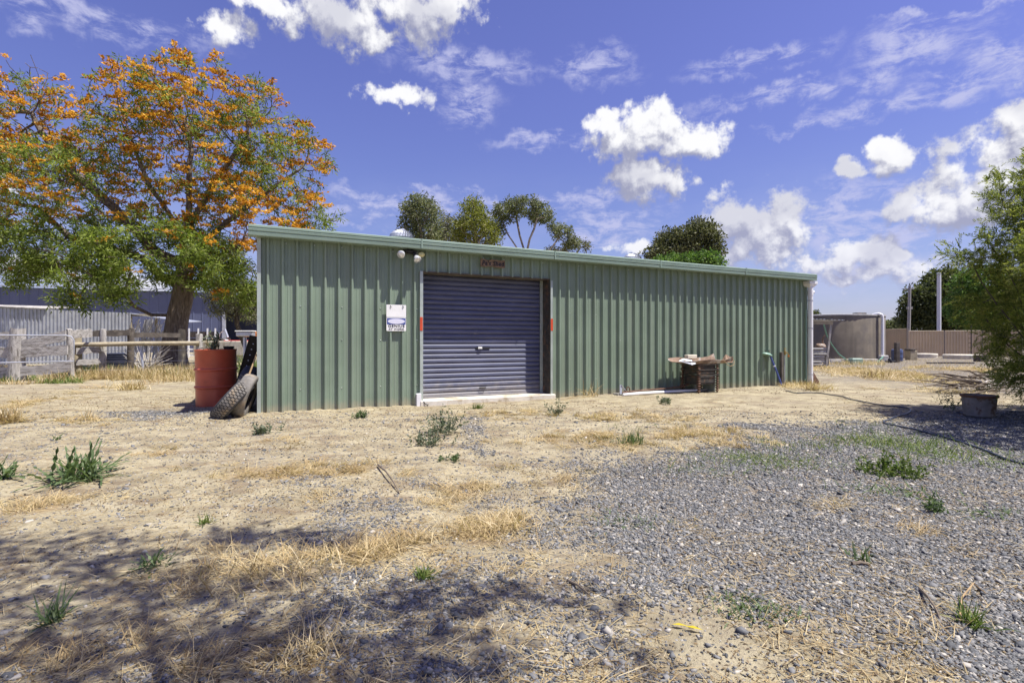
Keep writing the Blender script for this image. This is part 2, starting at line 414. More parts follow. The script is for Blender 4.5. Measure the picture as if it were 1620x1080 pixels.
def ground_mat():
    m, nt, out = nt_new('sand_and_gravel')
    b = nt.nodes.new('ShaderNodeBsdfPrincipled'); L(nt, b.outputs[0], out.inputs[0])
    b.inputs['Roughness'].default_value = .95; b.inputs['Specular IOR Level'].default_value = .15
    co = nt.nodes.new('ShaderNodeTexCoord').outputs['Object']
    def att(n):
        a = nt.nodes.new('ShaderNodeAttribute'); a.attribute_name = n; return a.outputs['Fac']
    big = noise(nt, co, .55, 4, .6); mid = noise(nt, co, 3.2, 6, .65); fine = noise(nt, co, 45, 6, .7); grit = noise(nt, co, 170, 3, .7)
    sand = mixc(nt, mapr(nt, mid.outputs[0], .34, .66), (.265, .227, .148), (.42, .368, .245))
    sand = mixc(nt, mapr(nt, big.outputs[0], .5, .68, 0, .6), sand, (.24, .205, .155))
    sand = mixc(nt, mapr(nt, fine.outputs[0], .5, .7, 0, .75), sand, (.22, .175, .12))
    sand = mixc(nt, mapr(nt, grit.outputs[0], .6, .72, 0, .6), sand, (.17, .15, .13))
    # scattered chips over the sand
    vo = nt.nodes.new('ShaderNodeTexVoronoi'); vo.inputs['Scale'].default_value = 58; L(nt, co, vo.inputs['Vector'])
    wn = nt.nodes.new('ShaderNodeSeparateColor'); L(nt, vo.outputs['Color'], wn.inputs[0])
    chipcol = ramp(nt, wn.outputs[0], [(0, (.07, .073, .076)), (.45, (.14, .143, .145)), (.78, (.23, .225, .215)), (1, (.46, .43, .37))])
    gap = mapr(nt, vo.outputs['Distance'], .3, .62, 0, 1)
    grav = mixc(nt, gap, chipcol, (.21, .175, .125))
    gm = mth(nt, 'ADD', att('gravel'), mth(nt, 'MULTIPLY', mth(nt, 'SUBTRACT', noise(nt, co, 5.5, 6, .7).outputs[0], .5), 1.1))
    gm = mapr(nt, gm, .25, 1.0)
    # a share of single chips lies wherever the cell lottery says so
    lot = mth(nt, 'LESS_THAN', wn.outputs[1], mth(nt, 'ADD', .03, mth(nt, 'MULTIPLY', att('gravel'), .5)))
    lot = mth(nt, 'MULTIPLY', lot, mth(nt, 'LESS_THAN', vo.outputs['Distance'], .36))
    gm = mth(nt, 'MAXIMUM', gm, lot)
    col = mixc(nt, gm, sand, grav)
    st = noise(nt, scaled(nt, co, (22, 70, 22)), 1, 5, .7)
    matc = mixc(nt, mapr(nt, st.outputs[0], .35, .68), (.17, .115, .06), (.46, .34, .17))
    sm = mth(nt, 'ADD', att('straw'), mth(nt, 'MULTIPLY', mth(nt, 'SUBTRACT', noise(nt, co, 7, 6, .7).outputs[0], .5), 1.3))
    col = mixc(nt, mapr(nt, sm, .42, .95, 0, .8), col, matc)
    # dark trodden rubbish and old roots between the patches
    dk = noise(nt, scaled(nt, co, (1.1, 2.1, 1)), 1.7, 7, .68, .4)
    col = mixc(nt, mapr(nt, dk.outputs[0], .5, .64, 0, .78), col, (.2, .155, .105))
    dk2 = noise(nt, scaled(nt, co, (4, 7, 4)), 1.6, 7, .75, .6)
    col = mixc(nt, mapr(nt, dk2.outputs[0], .56, .66, 0, .7), col, (.13, .1, .07))
    L(nt, col, b.inputs['Base Color'])
    hh = mth(nt, 'ADD', mth(nt, 'MULTIPLY', mid.outputs[0], 1.5), mth(nt, 'MULTIPLY', fine.outputs[0], .55))
    hh = mth(nt, 'ADD', hh, mth(nt, 'MULTIPLY', mth(nt, 'MULTIPLY', mth(nt, 'SUBTRACT', .6, vo.outputs['Distance']), gm), .55))
    bp = nt.nodes.new('ShaderNodeBump'); bp.inputs['Strength'].default_value = .8; bp.inputs['Distance'].default_value = .03
    L(nt, hh, bp.inputs['Height']); L(nt, bp.outputs[0], b.inputs['Normal'])
    return m
M['ground'] = ground_mat()
ground()

def gravel():
    rs = RS(11); parts = []; rnd = []
    n = 1060000
    # sample evenly over the view wedge, denser close by
    y = 1.45+(rs.uniform(0, 1, n)**1.7)*6.2
    x = rs.uniform(-1.05, 1.15, n)*y
    g = gravel_mask(x, y); w = .04+.86*sstep(.12, 1.0, g+1.1*(fbm(x*4.5, y*4.5, 91, 4)-.5))
    w = w*(.25+.75*(y/7.6))                                  # wedge widens with distance
    keep = rs.uniform(0, 1, n) < w*.9
    x, y, g = x[keep], y[keep], g[keep]; n = len(x)
    sz = np.exp(rs.normal(0, .42, n))*.0037*(1+.10*(y-2))
    sz = np.clip(sz, .002, .02)
    base = np.array([[a, b, c] for c in (-1, 1) for b in (-1, 1) for a in (-1, 1)], float)
    v = np.broadcast_to(base, (n, 8, 3))*(1+rs.uniform(-.55, .4, (n, 8, 3)))
    v = v.copy(); v[:, 4:, :2] *= rs.uniform(.5, .9, (n, 1, 1))
    v *= np.stack([rs.uniform(.8, 1.7, n), rs.uniform(.6, 1.1, n), rs.uniform(.22, .6, n)], 1)[:, None]*sz[:, None, None]
    t = rs.uniform(0, 6.28, n); p = rs.normal(0, .35, n)
    ct, stn, cp, sp = np.cos(t), np.sin(t), np.cos(p), np.sin(p)
    vx, vz = v[..., 0]*cp[:, None]-v[..., 2]*sp[:, None], v[..., 0]*sp[:, None]+v[..., 2]*cp[:, None]
    vy = v[..., 1]
    X = vx*ct[:, None]-vy*stn[:, None]+x[:, None]; Y = vx*stn[:, None]+vy*ct[:, None]+y[:, None]
    Z = vz+hgt(x, y)[:, None]+sz[:, None]*.25
    V = np.stack([X, Y, Z], 2).reshape(-1, 3)
    f = np.array([(0, 2, 3, 1), (4, 5, 7, 6), (0, 1, 5, 4), (1, 3, 7, 5), (3, 2, 6, 7), (2, 0, 4, 6)])
    Q = (np.arange(n)[:, None, None]*8+f[None]).reshape(-1, 4)
    r = np.clip(rs.beta(1.3, 2.1, n)+(rs.uniform(0, 1, n) < .06)*.45, 0, 1)
    o = bulk('gravel', V, Q, M['stone'], rnd=np.repeat(r, 8))
    tag(o, 'loose blue-grey gravel chips spread over the yard', 'gravel', kind='stuff')
gravel()

def dead_grass():
    rs = RS(5); parts = []; rn = []
    for (u, v, ru, rv, k) in STRAW:
        q = G(u, v); ry = max(abs(G(u, v-rv).y-G(u, v+rv).y)/2, .05); rx = ru/F*q.y
        far = q.y > 9
        area = math.pi*rx*ry
        n = int(min(area*k*(5200 if q.y < 3.4 else 3600 if not far else 420), 13000))
        # blades stand in clumps
        nc = max(3, n//60)
        ca = rs.normal(size=(nc, 2))*[rx*.52, ry*.52]
        ci = rs.randint(0, nc, n)
        lean = rs.uniform(0, 6.28, nc); wild = rs.uniform(.5, 1.3, nc)
        px = q.x+ca[ci, 0]+rs.normal(0, .045, n)*(1+far*2); py = q.y+ca[ci, 1]+rs.normal(0, .045, n)*(1+far*2)
        ang = lean[ci]+rs.normal(0, .9, n)
        el = rs.uniform(.05, .75, n)*wild[ci]
        d = np.stack([np.cos(ang)*np.cos(el), np.sin(ang)*np.cos(el), np.sin(el)], 1)
        ln = rs.uniform(.05, .15, n)*(1.0+far*1.5)
        wd = rs.uniform(.0022, .0042, n)*(1+.2*max(0, q.y-3))
        parts.append(blades(np.stack([px, py, hgt(px, py)-.004], 1), d, ln, wd, rs.uniform(0, .9, n), rs))
        rn.append(np.repeat(np.clip(rs.beta(2, 2, n)*.75+.5*rs.uniform(-.25, .5, nc)[ci], 0, 1), 6))
    # thin straw lying about the whole yard
    n = 30000; y = 1.5+rs.uniform(0, 1, n)**1.5*9.5; x = rs.uniform(-1.02, 1.02, n)*y
    keep = fbm(x*.9, y*.9, 101, 4)+.25*(x < .5) > .5; x, y = x[keep], y[keep]; n = len(x)
    a = rs.uniform(0, 6.28, n); el = rs.uniform(-.05, .22, n)
    d = np.stack([np.cos(a)*np.cos(el), np.sin(a)*np.cos(el), np.sin(el)], 1)
    parts.append(blades(np.stack([x, y, hgt(x, y)+.003], 1), d, rs.uniform(.03, .13, n), rs.uniform(.0016, .003, n)*(1+.2*np.maximum(0, y-3)), rs.uniform(0, .3, n), rs))
    rn.append(np.repeat(rs.beta(1.6, 1.8, n), 6))
    # tall dry grass along the paddock fences at the left and on the far yard
    for (u0, u1, y0, y1, n, h) in ((-30, 330, 13.2, 17.5, 9000, .42), (-40, 130, 12.4, 14.5, 2600, .3), (130, 315, 14, 16.2, 5200, .5), (1290, 1400, 21, 26, 2200, .35), (1290, 1560, 15, 30, 1600, .22), (1236, 1290, 11.6, 12.8, 500, .2)):
        y = rs.uniform(y0, y1, n); u = rs.uniform(u0, u1, n); x = (u-CU)/F*y
        keep = fbm(x*.8, y*.8, 131, 3) > .44; x, y = x[keep], y[keep]; k = len(x)
        a = rs.uniform(0, 6.28, k); el = rs.uniform(.5, 1.45, k)
        d = np.stack([np.cos(a)*np.cos(el), np.sin(a)*np.cos(el), np.sin(el)], 1)
        parts.append(blades(np.stack([x, y, np.zeros(k)-.01], 1), d, rs.uniform(.4, 1.1, k)*h, rs.uniform(.008, .014, k), rs.uniform(.1, .9, k), rs))
        rn.append(np.repeat(np.clip(rs.beta(2, 2, k)+.2*(fbm(x*2, y*2, 141, 2)-.5), 0, 1), 6))
    V, Q = cat(parts)
    tag(bulk('dead_grass', V, Q, M['straw'], rnd=np.concatenate(rn)), 'straw-coloured dead grass lying and standing in patches over the yard', 'grass', kind='stuff')
    # green growth in the tall grass
    parts = []; rn = []
    for (u0, u1, y0, y1, n, h) in ((-30, 130, 12.6, 15, 2400, .3), (60, 320, 14.2, 19, 4200, .45), (380, 410, 14, 20, 900, .9), (1150, 1330, 4.6, 5.6, 1100, .05), (950, 1150, 5.2, 6.4, 500, .05), (1320, 1420, 5, 7, 400, .06)):
        y = rs.uniform(y0, y1, n); u = rs.uniform(u0, u1, n); x = (u-CU)/F*y
        keep = fbm(x*1.1, y*1.1, 151, 3) > .52; x, y = x[keep], y[keep]; k = len(x)
        a = rs.uniform(0, 6.28, k); el = rs.uniform(.4, 1.4, k)
        d = np.stack([np.cos(a)*np.cos(el), np.sin(a)*np.cos(el), np.sin(el)], 1)
        parts.append(blades(np.stack([x, y, hgt(x, y)-.005], 1), d, rs.uniform(.4, 1.1, k)*h*(1 if h > .2 else 1.5), rs.uniform(.01, .018, k)*(1 if h > .2 else .35), rs.uniform(.1, .9, k), rs)); rn.append(np.repeat(rs.beta(2, 2, k), 6))
    V, Q = cat(parts)
    tag(bulk('green_grass', V, Q, M['grass_green'], rnd=np.concatenate(rn)), 'sparse green grass among the dry growth along the paddock fence', 'grass', kind='stuff')
    # leaf litter and small crumbs
    n = 50000; y = 1.5+rs.uniform(0, 1, n)**1.4*10; x = rs.uniform(-1.02, 1.02, n)*y
    keep = fbm(x*.8, y*1.4, 171, 4)+rs.uniform(-.1, .1, n) > .52; x, y = x[keep], y[keep]; n = len(x)
    a = rs.uniform(0, 6.28, n); el = rs.uniform(-.1, .5, n)
    d = np.stack([np.cos(a)*np.cos(el), np.sin(a)*np.cos(el), np.sin(el)], 1)
    v, q = leaves(np.stack([x, y, hgt(x, y)+.003], 1), d, rs.uniform(.004, .016, n)*(1+.12*y), rs.uniform(.003, .007, n)*(1+.12*y), rs)
    tag(bulk('leaf_litter', v, q, M['litter'], rnd=np.repeat(rs.uniform(0, 1, n), 4)), 'brown leaf litter and crumbs scattered on the sand', 'leaf litter', kind='stuff')
dead_grass()

# ------------------------------------------------------------------ shed
PITCH, RIB0 = .1895, .123
def rib_profile(s0, s1, pitch=PITCH, off=RIB0, h=.045, wb=.029, wt=.012):
    pts = []
    k = math.floor((s0-off)/pitch)-1
    while off+k*pitch < s1+pitch:
        c = off+k*pitch
        pts += [(c-wb, 0), (c-wt, h), (c+wt, h), (c+wb, 0)]
        g = pitch-2*wb
        for t in (.30, .64):
            a = c+wb+g*t
            pts += [(a-.006, 0), (a-.003, .0035), (a+.003, .0035), (a+.006, 0)]
        k += 1
    xs = [p[0] for p in pts]; ys = [p[1] for p in pts]
    ins = [(x, y) for x, y in pts if s0 < x < s1]
    return [(s0, float(np.interp(s0, xs, ys)))]+ins+[(s1, float(np.interp(s1, xs, ys)))]
DO0, DO1, DZ = 2.335, 4.655, 2.09        # door opening
def make_shed():
    root = empty('shed', (A.x, A.y, 0), 'long green ribbed steel shed with a slate blue roller door', 'shed', TH)
    WT, D = 2.46, 7.0; SK = .075; E_ = SK*(D+.25)
    mb = MB()
    for (a, b, z0, z1) in ((0, DO0, -.06, WT), (DO0, DO1, DZ, WT), (DO1, SL, -.06, WT)):
        pr = rib_profile(a, b); mb.strip(([(s, -h, z0) for s, h in pr], [(s, -h, z1) for s, h in pr]), 0, 1)
    rr = random.Random(3)
    for zz in (.32, 1.02, 1.50, 2.375):                      # screw heads in the pans beside the ribs
        k = 0
        while RIB0+k*PITCH < SL-.05:
            s = RIB0+k*PITCH+.045; k += 1
            if (k % 2 if zz > 2 else k % 3): continue
            if DO0-.08 < s < DO1+.08 and zz < DZ: continue
            z = zz+rr.uniform(-.006, .006)
            mb.lathe([(.008, 0), (.008, .004), (.004, .008)], 6, 1, Matrix.Translation((s, -.001, z)) @ Matrix.Rotation(R(90), 4, 'X'))
    mb.build('front_wall', [M['green'], M['silver']], root)
    # side and rear walls
    mb = MB()
    pr = rib_profile(0, D)
    sl = math.tan(R(5))
    for x, sgn, kk in ((.04, -1, SK), (SL, 1, 0)):
        mb = MB(); mb.strip(([(x+sgn*h+kk*s, s, -.06) for s, h in pr], [(x+sgn*h+kk*s, s, WT+s*sl) for s, h in pr]), 0, 1)
        mb.build('side_wall', M['green'], root)
    mb = MB(); pr = rib_profile(.04+SK*D, SL)
    mb.strip(([(s, D+h, -.06) for s, h in pr], [(s, D+h, WT+D*sl) for s, h in pr]), 0, 1); mb.build('rear_wall', M['green'], root)
    # roof sheet with ribs running back
    mb = MB(); pr = rib_profile(-.09, SL+.09)
    mb.strip(([(s, -.10, 2.535+h) for s, h in pr], [(s+E_*(1-s/SL), D+.15, 2.535+(D+.25)*sl+h) for s, h in pr]), 0, 1)
    mb.strip(([(-.09, -.10, 2.52), (SL+.09, -.10, 2.52)], [(-.09+E_, D+.15, 2.52+(D+.25)*sl), (SL+.09, D+.15, 2.52+(D+.25)*sl)]), 0, 1)
    mb.build('roof', M['green_trim'], root)
    for x, ee in ((-.05, E_), (SL+.09, 0)):
        mb = MB(); mb.add([(x, -.1, 2.44), (x+.035, -.1, 2.44), (x+.035, -.1, 2.59), (x, -.1, 2.59), (x+ee, D+.15, 2.44+(D+.25)*sl), (x+.035+ee, D+.15, 2.44+(D+.25)*sl), (x+.035+ee, D+.15, 2.59+(D+.25)*sl), (x+ee, D+.15, 2.59+(D+.25)*sl)],
                          [(0, 1, 2, 3), (4, 7, 6, 5), (0, 4, 5, 1), (1, 5, 6, 2), (2, 6, 7, 3), (3, 7, 4, 0)])
        mb.build('barge_board', M['green_trim'], root)
    # front gutter: rolled lip, groove and face
    prof = [(.0, 2.425), (-0.200, 2.418), (-0.209, 2.424), (-0.213, 2.462), (-0.204, 2.468), (-0.204, 2.478), (-0.216, 2.484), (-0.219, 2.512), (-0.210, 2.518), (-0.210, 2.526), (-0.218, 2.532), (-0.217, 2.556), (-0.207, 2.566), (-0.187, 2.568), (-0.187, 2.53), (-.0, 2.53)]
    mb = MB(); nP = len(prof); x0, x1 = -.12, SL+.12
    mb.add([(x0, y, z) for y, z in prof]+[(x1, y, z) for y, z in prof], [(i, (i+1) % nP, nP+(i+1) % nP, nP+i) for i in range(nP)]+[tuple(range(nP)), tuple(range(2*nP-1, nP-1, -1))])
    for k in range(1, 5): mb.box(x0+k*(x1-x0)/5-.012, x0+k*(x1-x0)/5+.012, -.223, -.2, 2.42, 2.5685)
    mb.build('gutter', M['green_trim'], root)
    # corner flashings
    for x, sg in ((0, 1), (SL, -1)):
        mb = MB(); a, b = sorted((x-sg*.012, x+sg*.035)); mb.box(a, b, -.05, -.0445, -.05, 2.42)
        a, b = sorted((x-sg*.012, x-sg*.009)); mb.box(a, b, -.0445, .0, -.05, 2.42)
        mb.build('corner_trim', M['pale_trim'] if x == 0 else M['green_trim'], root)
    # door surround
    o = empty('door_frame', (0, 0, 0), None, None); o.parent = root
    mb = MB(); mb.box(DO0-.045, DO0, -.041, .0, 0, DZ+.01); mb.box(DO0-.0, DO0+.004, -.041, .33, .0, DZ); mb.build('left_jamb', M['pale_trim'], o)
    mb = MB(); mb.box(DO1+.006, DO1+.046, -.052, .0, 0, DZ-.02); mb.build('right_post', M['pale_trim'], o)
    mb = MB(); mb.box(DO1-.004, DO1, -.038, .33, 0, DZ); mb.build('right_jamb', M['iron'], o)  # blackened colour stands in for the shade in the door recess
    mb = MB(); mb.box(DO0, DO1, -.041, .33, DZ, DZ+.014); mb.build('header', M['wood_dark'], o)
    mb = MB(); mb.box(DO1-.052, DO1-.005, .21, .235, .08, DZ); mb.build('door_track', M['pale_trim'], o)
    mb = MB(); mb.box(DO0+.005, DO0+.03, .21, .235, .08, DZ); mb.build('door_track', M['pale_trim'], o)
    for x, z in ((DO0-.048, 1.17), (DO1+.005, 1.19)):
        mb = MB(); mb.box(x, x+.044, -.0555 if x > 3 else -.0465, -.0525 if x > 3 else -.0415, z, z+.21); mb.build('reflector_tape', M['red_tape'], o)
    mb = MB(); mb.box(DO0-.06, DO1+.08, -.10, .36, -.05, .075, bev=.012); mb.build('door_sill', M['conc_white'], root)
    # roller curtain: broad bowed slats with a narrow roll between
    mb = MB(); z = .085; a, b = DO0+.006, DO1-.006; k = 0; prf = []
    while z < DZ-.01:
        p = .0805
        prf += [(.270, z), (.256, z+.006), (.252, z+.03), (.256, z+.052), (.266, z+.062), (.280, z+.068), (.280, z+.074)]
        z += p
    mb.strip(([(a, y, zz) for y, zz in prf], [(b, y, zz) for y, zz in prf]), 0, 1)
    mb.box(a, b, .24, .28, .076, .1, bev=.006)
    dr = mb.build('roller_door', M['blue_door'], root, smooth=True, angle=50)
    sm = (DO0+DO1)/2-.01
    mb = MB(); mb.box(sm-.125, sm+.13, .244, .2515, .865, .905, 0); mb.box(sm-.09, sm-.01, .233, .2435, .868, .9, 1, bev=.004); mb.box(sm-.07, sm-.03, .226, .2325, .876, .892, 1)
    mb.build('door_lock', [M['black'], M['silver']], dr)
    mb = MB(); mb.tube([(sm-.045, .25, .215), (sm-.045, .223, .21), (sm+.045, .223, .21), (sm+.045, .25, .215)], .007, 6); mb.box(sm-.06, sm+.06, .242, .2515, .205, .222); mb.build('lift_handle', M['iron'], dr)
    mb = MB(); mb.box(DO0, DO1, .34, .36, 0, DZ+.1); mb.build('door_backing', M['dark'], root)
    # turbine vents
    for (u, y) in ((635, 9.8), (1003, 13.6)):
        d = 0
        for _ in range(30):
            s = s_of(u, d); 
            if S(s, d).y < y: d += .06
        z0 = 2.535+(d+.1)*sl
        o = empty('turbine_vent', (s, d, z0), None, None); o.parent = root
        mb = MB(); mb.lathe([(.2, -.06), (.17, .0), (.155, .1), (.165, .12)], 24); mb.build('vent_base', M['galv'], o, smooth=True)
        mb = MB()
        nv = 26
        for j in range(nv):
            a0 = 2*math.pi*j/nv; pr = []
            for (rad, zz, tw) in ((.16, .115, 0), (.205, .16, .10), (.222, .215, .2), (.205, .275, .28), (.15, .33, .32), (.06, .36, .33)):
                pr.append((rad, zz, tw))
            v = [(r*math.cos(a0+t), r*math.sin(a0+t), z) for r, z, t in pr]+[((r-.018)*math.cos(a0+t+.2), (r-.018)*math.sin(a0+t+.2), z) for r, z, t in pr]
            n = len(pr); mb.add(v, [(i, i+1, n+i+1, n+i) for i in range(n-1)])
        mb.lathe([(.075, .352), (.07, .372), (.02, .382)], 16); mb.lathe([(.185, .11), (.185, .122), (.15, .122), (.15, .11)], 20)
        mb.build('vent_head', M['galv'], o)
    # rain head and downpipe at the right hand corner
    x = SL+.015
    mb = MB()
    mb.add([(x-.10, -.17, 2.41), (x+.19, -.17, 2.41), (x+.19, .06, 2.41), (x-.10, .06, 2.41), (x-.10, -.17, 2.35), (x+.19, -.17, 2.35), (x+.19, .06, 2.35), (x-.10, .06, 2.35), (x-.03, -.13, 2.27), (x+.1, -.13, 2.27), (x+.1, 0, 2.27), (x-.03, 0, 2.27)],
           [(0, 1, 2, 3), (0, 4, 5, 1), (1, 5, 6, 2), (2, 6, 7, 3), (3, 7, 4, 0), (4, 8, 9, 5), (5, 9, 10, 6), (6, 10, 11, 7), (7, 11, 8, 4), (8, 11, 10, 9)])
    mb.build('rain_head', M['pvc'], root)
    dp = MB(); dp.tube([(x+.035, -.095, 2.27), (x+.035, -.095, -.05)], .055, 16); dp.tube([(x+.035, -.095, 2.2), (x+.035, -.095, 2.08)], .061, 16); dp.tube([(x+.035, -.095, 2.16), (x+.13, -.095, 2.16)], .045, 12)
    dpo = dp.build('downpipe', M['pvc'], root, smooth=True)
    for z in (1.3, .22, 1.95):
        mb = MB(); mb.lathe([(.057, 0), (.06, 0), (.06, .02), (.057, .02)], 16, mtx=Matrix.Translation((x+.035, -.095, z)), closed=True, caps=False); mb.box(x-.02, x+.0, -.05, -.0, z, z+.02); mb.build('pipe_bracket', M['galv'], dpo)
    mb = MB(); mb.tube([(x-.055, -.05, 1.75), (x-.055, -.05, .12), (x-.11, -.05, .1)], .011, 8); mb.build('conduit', M['green_plastic'], root, smooth=True)
    return root
make_shed()

def local(name, s, d, z, label, cat, group=None): return empty(name, S(s, d, z), label, cat, TH, group)
# twin floodlight under the eave
def flood():
    s0 = s_of(647); o = local('floodlight', s0, -.03, 2.36, 'black twin floodlight with two bare bulbs under the shed gutter', 'floodlight')
    mb = MB(); mb.box(-.06, .06, -.04, .0, -.01, .06, bev=.008); mb.box(-.10, .10, -.075, -.045, .012, .045, bev=.006); mb.box(-.03, .03, -.06, -.03, .0, .05)
    mb.build('bracket', M['black'], o)
    for (p, d) in (((-.135, -.11, -.01), (-.55, -.62, -.5)), ((.062, -.12, -.05), (.2, -.55, -.75))):
        d = Vector(d).normalized(); q = d.to_track_quat('Z', 'Y').to_matrix().to_4x4(); m = Matrix.Translation(p) @ q
        mb = MB(); mb.lathe([(.024, -.06), (.03, -.05), (.03, 0), (.024, .008)], 14, mtx=m); mb.build('lamp_holder', M['black'], o, smooth=True)
        mb = MB(); mb.tube([m @ Vector((0, 0, -.055)), Vector((p[0]*.75, -.06, .028))], .012, 8); mb.build('swivel_arm', M['black'], o, smooth=True)
        mb = MB(); mb.lathe([(.026, .005), (.045, .03), (.06, .07), (.06, .085), (.045, .1), (.0005, .108)], 20, mtx=m, caps=False); mb.build('bulb', M['lampglass'], o, smooth=True)
    s1 = s_of(664); o = local('motion_sensor', s1, -.03, 2.345, 'small yellowed sensor lamp beside the twin floodlight', 'sensor')
    mb = MB(); mb.box(-.02, .02, -.03, .0, .02, .06, bev=.004); mb.build('sensor_mount', M['black'], o)
    mb = MB(); mb.lathe([(.01, 0), (.05, .02), (.052, .035), (.03, .05), (.0005, .056)], 16, mtx=Matrix.Translation((0, -.03, .012)) @ Matrix.Rotation(R(105), 4, 'X') @ Matrix.Scale(.75, 4, (0, 1, 0)), caps=False); mb.build('lens', M['amber'], o, smooth=True)
flood()

def text(name, body, size, loc, m, parent, bold=.0, sx=1.0, ext=.0012, shear=0):
    cu = bpy.data.curves.new(name, 'FONT'); cu.body = body; cu.size = size; cu.align_x = 'CENTER'; cu.align_y = 'CENTER'; cu.extrude = ext; cu.offset = bold; cu.space_character = 1.12; cu.shear = shear
    cu.materials.append(m); o = bpy.data.objects.new(name, cu); C.objects.link(o); o.parent = parent
    dg = bpy.context.evaluated_depsgraph_get(); me = bpy.data.meshes.new_from_object(o.evaluated_get(dg)); me.name = name
    bpy.data.objects.remove(o); o = link(name, me, parent)
    o.location = loc; o.rotation_euler = (R(90), 0, 0); o.scale = (sx, 1, 1); return o
def rrect(w, h, r, n=5):
    p = []
    for cx, cz, a0 in ((w/2-r, h/2-r, 0), (-w/2+r, h/2-r, 90), (-w/2+r, -h/2+r, 180), (w/2-r, -h/2+r, 270)):
        for k in range(n+1):
            a = R(a0+90*k/n); p.append((cx+r*math.cos(a), cz+r*math.sin(a)))
    return p
def signs():
    sc = (s_of(610)+s_of(641))/2; w = s_of(641)-s_of(610)
    o = local('blank_sign', sc, -.049, 1.465, 'blank white rectangular sign plate on the shed wall left of the door', 'sign')
    mb = MB(); mb.prism(rrect(w, .19, .004), -.004, 0); mb.build('plate', M['white'], o)
    for x in (-.09, .1):
        mb = MB(); mb.tube([(x, -.0, .085), (x, -.012, .078), (x+.006, -.014, .06), (x+.01, -.006, .052)], .0045, 6); mb.build('hook', M['blackink'], o)
    o = local('genius_sign', sc, -.049, 1.262, 'white and blue sign reading GENIUS AT WORK below the blank plate', 'sign')
    mb = MB(); mb.prism(rrect(w, .205, .014), -.004, 0); mb.build('plate', M['white'], o)
    mb = MB(); mb.prism(rrect(w-.016, .098, .008), -.0055, -.0042, mtx=Matrix.Translation((0, 0, .045))); mb.build('blue_band', M['blueink'], o)
    mb = MB(); mb.prism([(.132*math.cos(k*math.pi/16), .04*math.sin(k*math.pi/16)+.045) for k in range(32)], -.0075, -.0057); mb.build('oval_panel', M['lav'], o)
    text('lettering', 'GENIUS', .055, (0, -.0062, -.028), M['blackink'], o, .0003, 1.25)
    text('lettering', 'AT WORK', .040, (0, -.0062, -.076), M['blackink'], o, .0002, 1.2)
    a, b = s_of(758), s_of(796)
    o = local('shed_sign', (a+b)/2, -.049, 2.296, "rough brown timber board reading Pa's Shed above the roller door", 'sign')
    mb = MB(); rr = random.Random(2); w = b-a
    top = [(-w/2+w*k/9, .058+rr.uniform(-.008, .008)) for k in range(10)]; bot = [(w/2-w*k/9, -.062+rr.uniform(-.008, .008)) for k in range(10)]
    mb.prism(top[::-1]+bot[::-1], -.02, 0); mb.build('board', M['wood_sign'], o)
    text('lettering', "Pa's Shed", .108, (0, -.022, -.005), M['blackink'], o, .002, .88, .003, .15)
signs()

# little things at the door
p = S(s_of(662, -.06), -.06, 0)
o = empty('pipe_stub', p, 'short white pipe stub standing beside the left foot of the door', 'pipe', TH)
mb = MB(); mb.box(-.038, .038, -.03, .03, -.03, .19, bev=.006); mb.box(-.03, .03, -.022, .022, .185, .192); mb.build('casing', M['pvc'], o)
mb = MB(); mb.tube([(.05, -.03, .05), (.075, -.04, .065), (.09, -.05, .03), (.13, -.06, .012), (.15, -.03, .02)], .007, 6); mb.build('cable_end', M['black'], o)

# ------------------------------------------------------------------ drum, tyres and things leaning at the corner
p = G(343, 641)
def drum():
    o = empty('oil_drum', (p.x, p.y, 0), 'red steel drum planter beside the left end of the shed', 'drum')
    r = .288; pr = [(r-.02, 0), (r, .005), (r, .03)]
    for z in (.3, .57):
        pr += [(r, z-.025), (r+.018, z-.01), (r+.018, z+.01), (r, z+.025)]
    pr += [(r, .85), (r+.007, .86), (r+.007, .876), (r-.006, .878), (r-.008, .8), (r-.012, .78)]
    mb = MB(); mb.lathe(pr, 48); 
    # dents
    v = []
    for (x, y, z) in mb.v:
        a = math.atan2(y, x); k = .012*math.exp(-((a+1.9)/.25)**2-((z-.72)/.07)**2)+.014*math.exp(-((a+1.2)/.3)**2-((z-.2)/.09)**2)+.01*math.exp(-((a+2.4)/.2)**2-((z-.45)/.06)**2)
        l = math.hypot(x, y); s = (l-k)/l if l > .1 else 1; v.append((x*s, y*s, z))
    mb.v = v; b = mb.build('drum_body', M['drum_red'], o, smooth=True); 
    o.rotation_euler = (R(.6), R(-.8), .3)
    mb = MB(); mb.lathe([(.28, .82), (.2, .835), (.0005, .85)], 32, caps=False); mb.build('soil', M['soil'], o, smooth=True)
drum()
def potplant():
    rs = RS(8); q = Vector((p.x-.02, p.y-.02, .83)); o = empty('potted_weed', q, 'leafy weed growing out of the red drum', 'plant')
    mb = MB(); parts = []; 
    for k in range(9):
        a = rs.uniform(0, 6.28); top = Vector((.16*math.cos(a)*rs.uniform(.3, 1.3), .12*math.sin(a), rs.uniform(.14, .36)))
        b = Vector((.1*rs.uniform(-1, 1), .08*rs.uniform(-1, 1), 0)); pts = [b.lerp(top, t)+Vector((.02*math.sin(3*t+k), 0, 0)) for t in (0, .35, .7, 1)]
        mb.tube(pts, [.006, .005, .004, .002], 5)
        n = 14; t = rs.uniform(.25, 1, n); base = np.array([list(b.lerp(top, float(i))) for i in t])
        parts.append(leaves(base, ico_dirs(n, rs, .35), rs.uniform(.05, .11, n), rs.uniform(.015, .03, n), rs))
    mb.build('stem', M['stick'], o)
    V, Q = cat(parts); bulk('foliage', V, Q, M['weed_grey'], o, rnd=np.repeat(rs.uniform(.2, 1, len(Q)), 4))
potplant()
